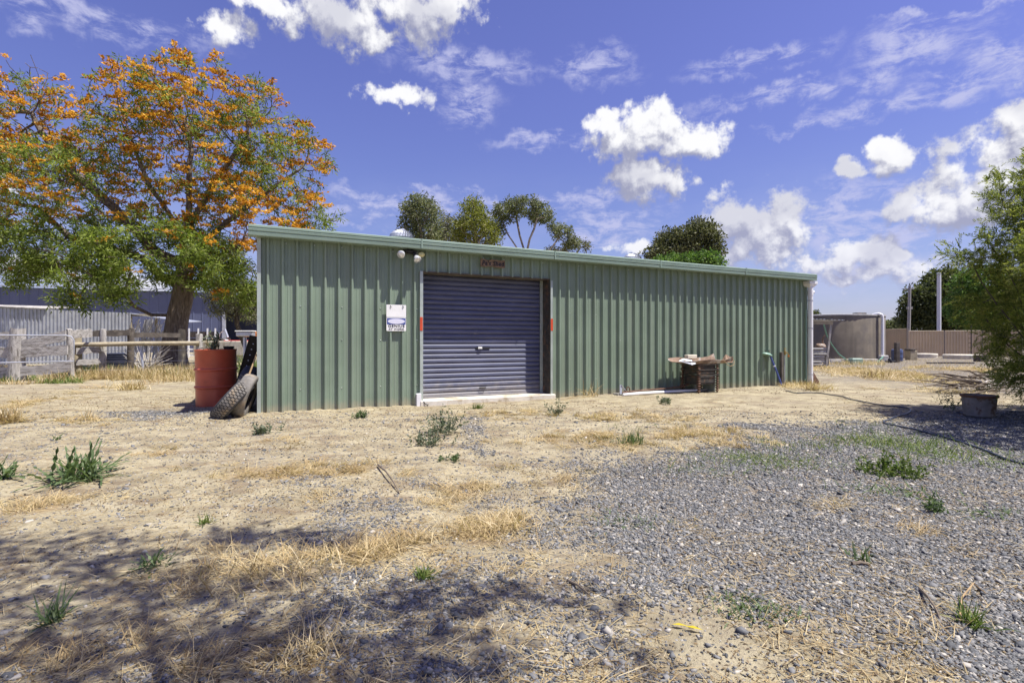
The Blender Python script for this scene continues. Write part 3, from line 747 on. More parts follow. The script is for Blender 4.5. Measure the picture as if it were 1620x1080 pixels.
o = empty('black_pot', P(362, 553, p.y+.02)+Vector((0, 0, -.03)), 'small black plastic pot sitting in the top of the red drum', 'pot')
mb = MB(); mb.lathe([(.06, 0), (.075, .07), (.08, .07), (.08, .085), (.07, .085), (.058, .01)], 20); mb.build('pot_wall', M['black'], o, smooth=True)
o2 = empty('dead_branch', (p.x-.1, p.y-.1, .87), 'bleached dead twig lying across the top of the red drum', 'twig')
mb = MB(); mb.tube([(-.12, 0, .02), (-.04, -.03, .03), (.05, 0, .015), (.1, .05, .02)], [.008, .01, .009, .005], 6); mb.build('twig_stem', M['twig'], o2)

def tyre(name, R0, W, loc, tilt, yaw, mt, label, rimmed=False, tread=True):
    o = empty(name, loc, label, 'tyre', yaw, 'old tyres leaning at the corner of the shed')
    o.rotation_euler = (0, tilt, yaw)
    # axis along local x, standing on z = 0
    T = Matrix.Translation((0, 0, R0)) @ Matrix.Rotation(R(90), 4, 'Y')
    ri = R0*.6; h = W/2
    prof = [(ri, -h*.72), (ri+.02, -h*.86), (R0*.82, -h), (R0*.94, -h*.93), (R0*.985, -h*.78), (R0, -h*.4), (R0+.003, 0), (R0, h*.4), (R0*.985, h*.78), (R0*.94, h*.93), (R0*.82, h), (ri+.02, h*.86), (ri, h*.72), (ri+.012, h*.6), (R0*.9, h*.8), (R0*.95, 0), (R0*.9, -h*.8), (ri+.012, -h*.6)]
    mb = MB(); mb.lathe(prof, 56, mtx=T, closed=True, caps=False); mb.build('casing', mt, o, smooth=True, angle=60)
    if tread:
        mb = MB(); n = 46
        for k in range(n):
            for j, (x0, x1, sk) in enumerate(((-.76, -.46, .5), (-.42, -.06, -.35), (-.02, .36, .35), (.42, .74, -.5))):
                a = 2*math.pi*(k+.5*(j % 2))/n; da = 2*math.pi/n*.33
                v = []
                for rad in (R0-.006, R0+.013):
                    for (xx, aa) in ((x0, -da), (x1, -da), (x1, da), (x0, da)):
                        a2 = a+aa+sk*(xx-(x0+x1)/2)*.12; rr = rad-(.012*max(0, abs(xx)-.4)/.3)
                        v.append(T @ Vector((rr*math.cos(a2), rr*math.sin(a2), xx*h)))
                mb.add(v, [(3, 2, 1, 0), (4, 5, 6, 7), (0, 1, 5, 4), (1, 2, 6, 5), (2, 3, 7, 6), (3, 0, 4, 7)])
        mb.build('tread', M['dusty_rubber'], o)
    return o
YT = TH
t1 = G(341, 660); tyre('old_tyre', .315, .2, (t1.x, t1.y, -.02), R(40), R(18), M['rubber'], 'grey dusty tyre with deep tread leaning against the red drum')
t2 = G(384, 657.5); tyre('old_tyre', .30, .17, (t2.x-.07, t2.y, -.02), R(18), R(14), M['dusty_rubber'], 'bald muddy tyre leaning behind the pale stick', tread=False)
t3 = S(-.21, .45); tyre('old_tyre', .34, .2, (t3.x, t3.y, -.02), R(14), R(14), M['rubber'], 'black tyre in shade tight against the shed corner', tread=False)
o = empty('black_rail', P(372, 640, 8.1), 'black perforated steel rail leaning against the shed corner', 'rail')
a = Vector((0, 0, 0)); b = P(404, 532, 7.75)-P(372, 640, 8.1); a = -b*.05
mb = MB(); mb.bar(a, b, .15, .014, up=(-.5, .86, 0)); mb.bar(a+Vector((-.07, -.02, 0)), b+Vector((-.07, -.02, 0)), .008, .045, up=(-.5, .86, 0)); mb.build('flange', M['black'], o)
dd = (b-a)
nrm = Vector((.45, -.89, 0.1)).normalized()
for k in range(9):
    c = a+dd*(.3+.075*k); 
    q = nrm.to_track_quat('Z', 'Y').to_matrix().to_4x4(); mb = MB(); mb.lathe([(.009, .0), (.009, .012), (.0005, .0125)], 10, mtx=Matrix.Translation(c) @ q, caps=False); mb.build('bolt_hole', M['galv'], o)
o = empty('dark_plank', P(380, 640, 8.4)*1.0, 'dark stained plank leaning behind the black perforated rail', 'plank')
b = P(398, 548, 8.2)-P(380, 640, 8.4); mb = MB(); mb.bar(-b*.08, b, .13, .03, up=(-.5, .86, 0)); mb.build('board', M['wood_dark'], o)
o = empty('leaning_stick', G(370.5, 660), 'thin pale wooden stick leaning against the shed corner', 'stick')
b = P(406, 560, 7.42)-G(370.5, 660); mb = MB(); mb.tube([Vector((0, 0, -.01)), b*.3+Vector((.01, 0, 0)), b*.6+Vector((-.004, 0, 0)), b], [.013, .013, .012, .011], 8); mb.build('shaft', M['stick'], o, smooth=True)

# ------------------------------------------------------------------ along the front wall: stand, tray, scrap, taps
def stand():
    pz = G(1120, 621); s = (pz.x-A.x)*WX+(pz.y-A.y)*WY; d = -(pz.x-A.x)*WY+(pz.y-A.y)*WX
    o = local('fire_stand', s, d, 0, 'blackened iron fire box stand with rusty ribbed legs by the shed wall', 'fire stand')
    w, dep, h = .25, .42, .56
    legs = [(-w, 0), (w, 0), (-w, dep), (w, dep)]
    for (x, y) in legs:
        mb = MB(); mb.bar((x, y, 0), (x, y, h), .022, .022)
        for k in range(11): mb.box(x-.032, x+.032, y-.03, y+.03, .03+k*.048, .052+k*.048, bev=.006)
        mb.build('leg', M['rust'], o)
    mb = MB(); mb.box(-w+.035, w-.035, .02, dep-.02, .16, .33, bev=.008); mb.build('lower_box', M['iron'], o)
    mb = MB(); mb.box(-w+.03, w-.03, .01, dep-.01, .36, .44, bev=.008); mb.box(-w+.03, w-.03, .01, dep-.01, .46, h-.02, bev=.008); mb.build('upper_box', M['iron'], o)
    for z in (.345, .45, .55):
        mb = MB(); mb.tube([(-w-.03, -.035, z), (w+.03, -.035, z), (w+.03, dep+.03, z), (-w-.03, dep+.03, z)], .009, 6, closed=True); mb.build('hoop', M['iron'], o)
    mb = MB(); mb.box(w+.045, w+.06, .1, .42, 0, .52); mb.build('side_panel', M['pale_trim'], o)
    # the rusty sheet on top
    t = local('rusty_tray', s, d, h+.012, 'bent rusty sheet metal tray lying across the iron fire stand', 'tray')
    mb = MB(); n = 18; x0, x1 = -.66, .62; rr = random.Random(5)
    rows = []
    for k in range(n+1):
        f = k/n; x = x0+(x1-x0)*f; e = max(0, 1-f*5) ; e2 = max(0, (f-.82)/.18)
        fl = -.05+.02*e; lipf = .075-.03*math.sin(f*9)*.4-.05*e+.04*e2; lipb = .11+.05*e2-.05*e+.01*rr.uniform(-1, 1)
        sag = -.012*math.sin(f*3.1)+.03*e+.02*e2
        rows.append([(x, fl-.02, sag+lipf), (x, fl, sag+.035), (x+.003, fl+.03, sag), (x, .3, sag), (x, .38, sag+.03), (x+.01, .41+.02*e2, sag+lipb)])
    m = 6
    v = sum(rows, []); th_ = [(x, y+.004, z+.005) for x, y, z in v]
    N0 = len(v); f = []
    for k in range(n):
        for j in range(m-1):
            a = k*m+j; f += [(a, a+1, a+m+1, a+m), (N0+a, N0+a+m, N0+a+m+1, N0+a+1)]
        a = k*m; f += [(a, a+m, N0+a+m, N0+a), (a+m-1, N0+a+m-1, N0+a+2*m-1, a+2*m-1)]
    for j in range(m-1): f += [(j, N0+j, N0+j+1, j+1), (n*m+j, n*m+j+1, N0+n*m+j+1, N0+n*m+j)]
    mb.add(v+th_, f); mb.build('sheet', M['rust_pale'], t)
    mb = MB(); mb.add([(-.70, -.08, .03), (-.52, -.10, -.02), (-.40, -.08, .0), (-.44, .0, .07), (-.62, .04, .09), (-.74, .02, .05), (-.70, -.08, .038), (-.52, -.10, -.012), (-.40, -.08, .008), (-.44, .0, .078), (-.62, .04, .098), (-.74, .02, .058)],
        [(5, 4, 3, 2, 1, 0), (6, 7, 8, 9, 10, 11)]+[(i, (i+1) % 6, 6+(i+1) % 6, 6+i) for i in range(6)]); mb.build('torn_flap', M['galv'], t)
    mb = MB(); mb.add([(.42, -.06, .02), (.60, -.07, .0), (.68, -.02, .08), (.60, .1, .16), (.5, .1, .05), (.42, -.06, .028), (.60, -.07, .008), (.68, -.02, .088), (.60, .1, .168), (.5, .1, .058)],
        [(4, 3, 2, 1, 0), (5, 6, 7, 8, 9)]+[(i, (i+1) % 5, 5+(i+1) % 5, 5+i) for i in range(5)]); mb.build('curled_end', M['rust'], t)
    mb = MB(); mb.tube([(.36, -.06, .06), (.42, -.1, -.03), (.5, -.1, -.06), (.6, -.1, -.04), (.66, -.06, .04), (.62, .0, .12)], .006, 6); mb.build('rope_loop', M['stick'], t)
    b = local('pale_block', s-.12, d+.33, h+.1, 'pale cement block resting at the back of the rusty tray', 'block')
    mb = MB(); mb.box(-.13, .13, -.05, .05, .0, .075, bev=.01); mb.build('cement_body', M['conc_lid'], b)
stand()
def scrap():
    s0, s1 = s_of(982, -.3), s_of(1098, -.3)
    o = local('white_pipe', s0, -.36, .03, 'long white pipe lying on the ground along the shed wall', 'pipe')
    mb = MB(); mb.tube([(0, 0, 0), (.9, .02, .006), (s1-s0+.1, .05, 0)], .026, 10); mb.build('pipe_wall', M['pvc'], o, smooth=True)
    o = local('rusty_strip', s0+.05, -.26, .06, 'rusty steel strip with an upturned end lying behind the white pipe', 'scrap')
    mb = MB(); pts = [(0, 0, .0), (.5, .0, .02), (1.1, .02, .03), (1.5, .03, .05), (1.72, .04, .1), (1.85, .05, .17)]
    for i in range(5): mb.bar(pts[i], pts[i+1], .09, .012)
    mb.tube(pts, .016, 6); mb.build('strip', M['rust'], o)
    o = local('grey_plank', s0-.04, -.2, .03, 'weathered grey plank lying flat under the rusty steel strip', 'plank')
    mb = MB(); mb.box(0, 2.3, -.07, .09, -.03, .012, bev=.005); mb.build('board', M['wood_grey'], o)
    o = local('bent_bracket', s0+.02, -.28, .03, 'bent galvanised bracket lying at the end of the scrap strip', 'bracket')
    mb = MB(); mb.bar((0, 0, 0), (.02, .03, .17), .05, .008); mb.bar((.02, .03, .17), (.14, .04, .05), .05, .008); mb.build('bracket_plate', M['galv'], o)
    for k, (x, l) in enumerate(((.22, 'small rusty iron hook standing on the left of the scrap strip'), (1.56, 'small rusty iron hoop standing on the right of the scrap strip'))):
        o = local('rusty_hook', s0+x, -.24, .07, l, 'hook')
        mb = MB(); mb.tube([(-.03, 0, 0), (-.035, 0, .06), (0, 0, .09+.02*k), (.035, 0, .06), (.03+.04*k, 0, 0)], .01, 6); mb.build('hook_rod', M['rust'], o)
scrap()
def taps():
    s = s_of(1216, -.1); o = local('hose_bracket', s, -.08, .70, 'pale green tap fitting on the wall with a blue pipe below', 'tap')
    mb = MB(); mb.lathe([(.0005, .05), (.06, .045), (.1, .015), (.105, 0), (.09, -.012), (.0005, -.01)], 18, mtx=Matrix.Translation((-.02, 0, 0)) @ Matrix.Rotation(R(14), 4, 'Y') @ Matrix.Diagonal((1.35, .8, .9, 1)), caps=False); mb.box(-.02, .02, 0, .08, -.02, .02); mb.build('cowl', M['green_plastic'], o, smooth=True)
    for x in (-.07, .04):
        mb = MB(); mb.tube([(x, 0, .03), (x, 0, .1)], .009, 8); mb.bar((x-.03, 0, .1), (x+.03, 0, .1), .012, .012); mb.build('tap_handle', M['iron'], o)
    a = Vector((.04, -.02, 0)); b = Vector((.32, -.12, -.72))
    mb = MB(); mb.tube([a, a.lerp(b, .5)+Vector((.012, 0, 0)), b], .02, 10); mb.build('blue_riser', M['blue_pipe'], o, smooth=True)
    mb = MB(); c = a.lerp(b, .33); mb.tube([c, c+(b-a)*.03], .026, 10); mb.build('pipe_clip', M['pvc'], o)
    s = s_of(1237, -.15); o = local('tap_post', s, -.14, 0, 'dark timber tap post with brass tap against the shed wall', 'tap')
    mb = MB(); mb.box(-.035, .035, -.03, .03, -.03, .76, bev=.006); mb.build('post', M['wood_dark'], o)
    mb = MB(); mb.tube([(.1, 0, 0), (.1, 0, .74)], .012, 8); mb.build('riser_pipe', M['galv'], o, smooth=True)
    mb = MB(); mb.lathe([(.02, .7), (.026, .72), (.026, .78), (.018, .8)], 12, mtx=Matrix.Translation((.09, -.02, 0))); mb.tube([(.09, -.02, .75), (.13, -.06, .74), (.14, -.07, .70)], .014, 8); mb.bar((.06, -.02, .84), (.13, -.02, .84), .012, .02); mb.tube([(.09, -.02, .79), (.09, -.02, .84)], .007, 6); mb.build('brass_tap', M['brass'], o)
    mb = MB(); mb.tube([(.14, -.07, .70), (.14, -.07, .65)], .02, 10); mb.build('hose_fitting', M['orange'], o)
taps()
o = empty('brown_board', G(1287, 607), 'brown triangular scrap board leaning behind the white downpipe', 'board', TH)
mb = MB(); mb.prism([(-.1, -.02), (.22, -.02), (.2, .06), (-.02, .3), (-.1, .3)], 0, .03); mb.build('panel', M['rust'], o)

hp = [(1243, 618), (1262, 622), (1290, 621.5), (1326, 627), (1360, 636), (1395, 642.5), (1430, 646.5), (1441, 650.5), (1432, 656), (1408, 663), (1398, 668), (1420, 675), (1460, 684), (1500, 694), (1540, 708), (1590, 727), (1650, 748)]
pts = []
for i in range(len(hp)-1):
    for t in (0, .25, .5, .75):
        q0, q1, q2, q3 = [hp[min(max(i+k, 0), len(hp)-1)] for k in (-1, 0, 1, 2)]
        c = [0.5*((2*q1[j])+(-q0[j]+q2[j])*t+(2*q0[j]-5*q1[j]+4*q2[j]-q3[j])*t*t+(-q0[j]+3*q1[j]-3*q2[j]+q3[j])*t**3) for j in (0, 1)]
        pts.append(Gz(c[0], c[1], .016))
o0 = pts[0].copy(); mb = MB(); mb.tube([k-o0 for k in pts], .0095, 8)
tag(mb.build('garden_hose', M['hose_black'], smooth=True, loc=o0), 'dark garden hose snaking from the shed corner over the gravel', 'hose')

# ------------------------------------------------------------------ right background: tank, fences, poles
TC = Vector((17.0, 29.0, 0)); TR = 2.6
def tank():
    o = empty('water_tank', TC, 'round stained concrete water tank beyond the right end of the shed', 'tank')
    mb = MB(); mb.lathe([(TR, -.1), (TR, 2.24), (TR-.03, 2.30), (TR-.12, 2.34)], 72); mb.build('tank_wall', M['concrete'], o, smooth=True)
    mb = MB(); mb.lathe([(TR+.03, 2.27), (TR+.03, 2.34), (TR-.3, 2.37), (.4, 2.44), (.0005, 2.45)], 72, caps=False); mb.build('tank_lid', M['block'], o, smooth=True)
    mb = MB(); mb.box(.6, 1.1, -1.6, -1.2, 2.37, 2.47, bev=.02); mb.build('hatch', M['iron'], o)
    mb = MB(); mb.lathe([(TR+.12, -.05), (TR+.12, .12), (TR, .14)], 72); mb.build('plinth', M['block'], o, smooth=True)
tank()
a = P(1382, 497, 26.9); b = P(1396, 497, 26.6); g = P(1396, 575, 26.6)
o = empty('overflow_pipe', (b.x, b.y, 0), 'white overflow pipe bent over the rim of the concrete tank', 'pipe')
mb = MB(); pz = b.z
mb.tube([(a.x-b.x-.1, .3, pz-.06), (a.x-b.x, .2, pz), (-.15, .05, pz+.02), (-.04, 0, pz-.03), (0, 0, pz-.16), (0, 0, .4), (.02, 0, -.05)], .072, 12); mb.build('pipe_wall', M['pvc'], o, smooth=True)
mb = MB(); mb.box(-.2, .22, -.16, .16, -.05, .32, bev=.04); mb.build('pipe_footing', M['block'], o)
def hosepipe(name, pts, m, label, r=.02):
    o0 = pts[0].copy(); o0.z = 0
    tag((lambda ob: ob)(MB().tube([k-o0 for k in pts], r, 8).build(name, m, smooth=True, loc=o0)), label, 'hose')
hosepipe('green_hose', [P(1303, 512, 22.4), P(1308, 530, 23), P(1316, 545, 23.6), P(1327, 560, 24.3), P(1340, 570, 25), P(1346, 576, 25.3)], M['hose_green'], 'green hose hanging in a curve in front of the concrete tank', .028)
hosepipe('green_hose', [P(1383, 575, 25.6), P(1390, 571, 25.8), P(1397, 564, 26.1)], M['hose_green'], 'short green hose at the foot of the white overflow pipe', .028)
def shelter():
    q = P(1290, 580, 21); q.z = 0
    o = empty('pump_shelter', q, 'low iron roofed pump shelter between the shed and the tank', 'shelter')
    zr = P(1290, 505, 21).z
    mb = MB()
    n = 40; x0, x1 = -1.6, .67
    A0 = [(x0+(x1-x0)*i/n, -.8, zr-.06+.012*math.sin(i*2.6)+.09*(1-i/n)) for i in range(n+1)]; B0 = [(x, 1.1, z+.03) for x, _, z in A0]
    mb.strip((A0, B0), 0, 1); mb.strip(([(x, y, z-.012) for x, y, z in A0], [(x, y, z-.012) for x, y, z in B0]), 0, 1); mb.build('roof', M['galv'], o)
    mb = MB(); mb.box(-1.5, .25, -.75, -.68, zr-.22, zr-.1); mb.build('beam', M['wood_rail'], o)
    mb = MB(); mb.box(-1.5, .25, .9, .97, zr-.2, zr-.08); mb.build('beam', M['wood_rail'], o)
    for y in (-.7, .9):
        mb = MB(); mb.bar((.0, y, 0), (.20, y, zr-.1), .07, .07); mb.build('post', M['wood_post'], o)
    mb = MB(); mb.box(-1.5, -.05, .8, .86, 0, zr-.2); mb.build('back_board', M['wood_dark'], o)
    q = P(1289, 579, 20.5); q.z = 0
    for k in range(8):
        t = empty('roof_tile_stack', q+Vector((.05*math.sin(k*1.3)+.012*k, .02*math.cos(k*2), k*.098)), 'grey concrete slab in the leaning stack behind the white downpipe', 'slab', .1*math.sin(k), 'stacked concrete slabs')
        mb = MB(); mb.box(-.32, .27, -.2, .25, 0, .07, bev=.012); mb.build('slab_body', M['block'], t)
        t.name = 'concrete_slab'
    q = P(1299, 545, 22); q.z = 0
    o = empty('rusty_pump', q, 'small rusty pump and pipes under the pump shelter roof', 'pump')
    mb = MB(); mb.box(-.2, .2, -.2, .2, 0, .62); mb.build('pump_base', M['wood_dark'], o)
    mb = MB(); mb.lathe([(.1, -.2), (.14, -.15), (.14, .1), (.09, .16)], 16, mtx=Matrix.Translation((0, 0, .78)) @ Matrix.Rotation(R(90), 4, 'Y')); mb.tube([(.05, 0, .9), (.06, -.02, 1.15), (.14, -.04, 1.25)], .035, 8); mb.build('pump_body', M['rust_pale'], o, smooth=True)
shelter()
for k, (u0, u1, v, y, h) in enumerate(((1297, 1330, 577, 24.2, .16), (1345, 1362, 578, 23.6, .26))):
    q = P((u0+u1)/2, v, y); q.z = 0; w = (u1-u0)/F*y/2
    o = empty('concrete_block', q, ('long low concrete kerb block in front of the tank', 'short upright concrete block in front of the tank')[k], 'block')
    mb = MB(); mb.box(-w, w, -.15, .15, -.03, h, bev=.02); mb.build('block_body', (M['block'], M['green_plastic'])[k], o)

def panel_fence(name, p0, p1, h, label, panel=2.35, first=True):
    d = p1-p0; l = d.length; o = empty(name, p0, label, 'fence', math.atan2(d.y, d.x))
    n = max(1, round(l/panel)); w = l/n
    for k in range(n):
        mb = MB(); pr = rib_profile(k*w+.03, (k+1)*w-.03, .16, k*w+.06, .045, .045, .022)
        mb.strip(([(s, -a, .05) for s, a in pr], [(s, -a, h-.04) for s, a in pr]), 0, 1); mb.build('panel', M['fence_tan'], o)
        mb = MB(); mb.box(k*w+.03, (k+1)*w-.03, -.045, .02, h-.05, h, bev=.008); mb.build('top_rail', M['fence_tan'], o)
    for k in range(n+1):
        mb = MB(); mb.box(k*w-.03, k*w+.03, -.05, .03, -.1, h+.01); mb.build('post', M['fence_dark'], o)
def gp(u, y): return Vector(((u-CU)/F*y, y, 0))
panel_fence('panel_fence', gp(1402, 31.5), gp(1436, 29.8), 1.72, 'short tan steel fence run beside the concrete tank')
panel_fence('panel_fence', gp(1436, 35.2), gp(1615, 33.5), 1.70, 'long tan steel panel fence across the end of the yard')
q = gp(1419, 25.4); o = empty('timber_stub_post', q, 'dark square timber post stub near the foot of the tank', 'post')
mb = MB(); mb.box(-.09, .09, -.09, .09, -.05, .95, bev=.015); mb.build('post_body', M['wood_dark'], o)
q = gp(1419, 27); o = empty('blue_barrel', q, 'dark blue plastic barrel behind the timber post stub', 'barrel')
mb = MB(); mb.lathe([(.22, 0), (.25, .03), (.255, .2), (.262, .22), (.255, .24), (.255, .42), (.262, .44), (.255, .46), (.25, .58), (.18, .62)], 24); mb.build('barrel_body', M['blue_drum'], o, smooth=True)
q = gp(1408, 25); o = empty('black_valve', q, 'black pump valve on the ground left of the timber stub', 'valve')
mb = MB(); mb.lathe([(.08, 0), (.1, .05), (.07, .2), (.03, .24)], 14); mb.tube([(-.2, 0, .08), (.25, 0, .08)], .04, 8); mb.build('valve_body', M['black'], o, smooth=True)
q = gp(1441, 28.8); o = empty('timber_box', q, 'weathered timber box with dark lid against the tan fence', 'box')
mb = MB(); mb.box(-.17, .2, -.2, .2, 0, .5, bev=.01); mb.build('box_body', M['wood_rail'], o)
mb = MB(); mb.box(-.2, .1, -.22, .22, .502, .62, bev=.02); mb.build('lid', M['wood_dark'], o)
for (u, y, r, lab) in ((1463.5, 33.5, .64, 'smaller round cream concrete cover at the fence'), (1522, 31, .9, 'larger round cream concrete cover on the right by the fence')):
    q = gp(u, y); o = empty('concrete_cover', q, lab, 'concrete cover', 0, 'round concrete covers')
    mb = MB(); mb.lathe([(r*.97, -.05), (r*.97, .1), (r, .12), (r, .22), (r-.03, .25), (.0005, .27)], 40, caps=False); mb.build('cover_disc', M['conc_lid'], o, smooth=True)
    mb = MB(); mb.tube([(-.1, 0, .262), (-.08, 0, .30), (.08, 0, .30), (.1, 0, .262)], .015, 6); mb.build('lifting_ring', M['iron'], o)
q = gp(1536.5, 33.2); o = empty('wire_trellis', q, 'thin steel stake with short rungs in front of the tan fence', 'stake')
mb = MB(); mb.tube([(0, 0, 0), (0, 0, 2.05)], .03, 8)
for k in range(5): mb.bar((-.16, 0, .35+.28*k), (.02, 0, .35+.28*k), .03, .03)
mb.build('stake_rod', M['iron'], o)
q = gp(1552, 26.5); o = empty('dark_crate', q, 'dark timber crate half hidden by the feathery shrub', 'crate')
mb = MB(); mb.box(-.22, .22, -.2, .2, 0, .34, bev=.01)
mb.build('crate_body', M['wood_dark'], o)
q = gp(1502, 24); o = empty('steel_rod', q+Vector((0, 0, .02)), 'dark steel bar lying on the far gravel before the fence', 'bar')
mb = MB(); mb.tube([(-1.0, 0, .02), (0, .1, .03), (1.1, 0, .02)], .04, 8); mb.build('rod', M['iron'], o)
q = gp(1485.5, 38); o = empty('steel_pole', q, 'tall pale straight steel pole beyond the tan fence', 'pole')
mb = MB(); zt = P(1485, 433, 38).z; mb.tube([(0, 0, 0), (0, 0, zt)], [.13, .12], 14); mb.build('pole_shaft', M['pole'], o, smooth=True)
mb = MB(); mb.lathe([(.135, zt), (.13, zt+.05), (.05, zt+.09)], 14); mb.build('cap', M['galv'], o, smooth=True)
q = gp(1437, 46); o = empty('power_pole', q, 'thin grey timber power pole with insulators left of the pale pole', 'pole')
mb = MB(); zt = P(1440, 452, 46).z; mb.tube([(-.02, 0, 0), (.06, 0, zt*.5), (.12, 0, zt)], [.15, .13, .11], 10); mb.build('pole_shaft', M['pole_wood'], o, smooth=True)
mb = MB(); mb.bar((-.35, 0, zt-.3), (.5, 0, zt-.25), .08, .08); mb.build('crossarm', M['pole_wood'], o)
mb = MB(); mb.bar((-.1, 0, zt-1.9), (.3, 0, zt-1.9), .2, .2); mb.build('bracket', M['pole_wood'], o)
for x in (-.3, .45):
    mb = MB(); mb.lathe([(.03, 0), (.05, .04), (.03, .1)], 8, mtx=Matrix.Translation((x, 0, zt-.24))); mb.build('insulator', M['pole'], o)
def halfdrum():
    q = G(1549, 659); o = empty('half_drum_pot', q, 'cut down metal drum with rusty rim under the feathery shrub', 'pot')
    mb = MB(); mb.lathe([(.14, 0), (.165, .02), (.185, .26), (.195, .275), (.195, .29), (.175, .29), (.17, .2), (.0005, .19)], 32, caps=False); mb.build('drum_wall', mat('pale_rusting_drum', (.25, .235, .23), .6, metal=.2, var=.2, c2=(.14, .09, .06), th=(.5, .62), c2s=7), o, smooth=True)
    mb = MB(); mb.lathe([(.196, .262), (.203, .27), (.203, .292), (.175, .294), (.175, .28)], 32, closed=True, caps=False); mb.build('rusty_rim', M['rust'], o, smooth=True)
halfdrum()

# ------------------------------------------------------------------ left: paddock fences, gate, iron shed, big shed
def rough_post(o, x, y, h, w, lean=0, m='wood_post', seed=0, name='post'):
    rr = random.Random(seed); mb = MB(); n = 9; v = []; f = []; K = 7
    for k in range(K):
        z = -.1+(h+.1)*k/(K-1); ww = w*(1.08-.16*k/(K-1))*(1+rr.uniform(-.06, .06))
        for j in range(n):
            a = 2*math.pi*j/n+.2; r = ww/2*(1+.14*math.sin(a*2+1)+rr.uniform(-.05, .05)); v.append((x+lean*z+r*math.cos(a), y+r*math.sin(a), z+(rr.uniform(-.03, .03) if k == K-1 else 0)))
    for k in range(K-1):
        for j in range(n): f.append((k*n+j, k*n+(j+1) % n, (k+1)*n+(j+1) % n, (k+1)*n+j))
    f.append(tuple(range((K-1)*n, K*n))); mb.add(v, f); return mb.build(name, M[m], o, smooth=True, angle=50)
def rough_board(o, p, q, hgt_, th_=.04, m='wood_grey', seed=0, name='board'):
    rr = random.Random(seed); p = Vector(p); q = Vector(q); n = 8; mb = MB(); v = []
    for k in range(n+1):
        c = p.lerp(q, k/n); a = hgt_/2*(1+rr.uniform(-.14, .14)); b = hgt_/2*(1+rr.uniform(-.14, .14))
        v += [(c.x, c.y-th_/2, c.z-a), (c.x, c.y+th_/2, c.z-a), (c.x, c.y+th_/2, c.z+b), (c.x, c.y-th_/2, c.z+b)]
    f = [(0, 3, 2, 1), (4*n, 4*n+1, 4*n+2, 4*n+3)]
    for k in range(n):
        for j in range(4): f.append((4*k+j, 4*k+(j+1) % 4, 4*k+4+(j+1) % 4, 4*k+4+j))
    mb.add(v, f); return mb.build(name, M[m], o)
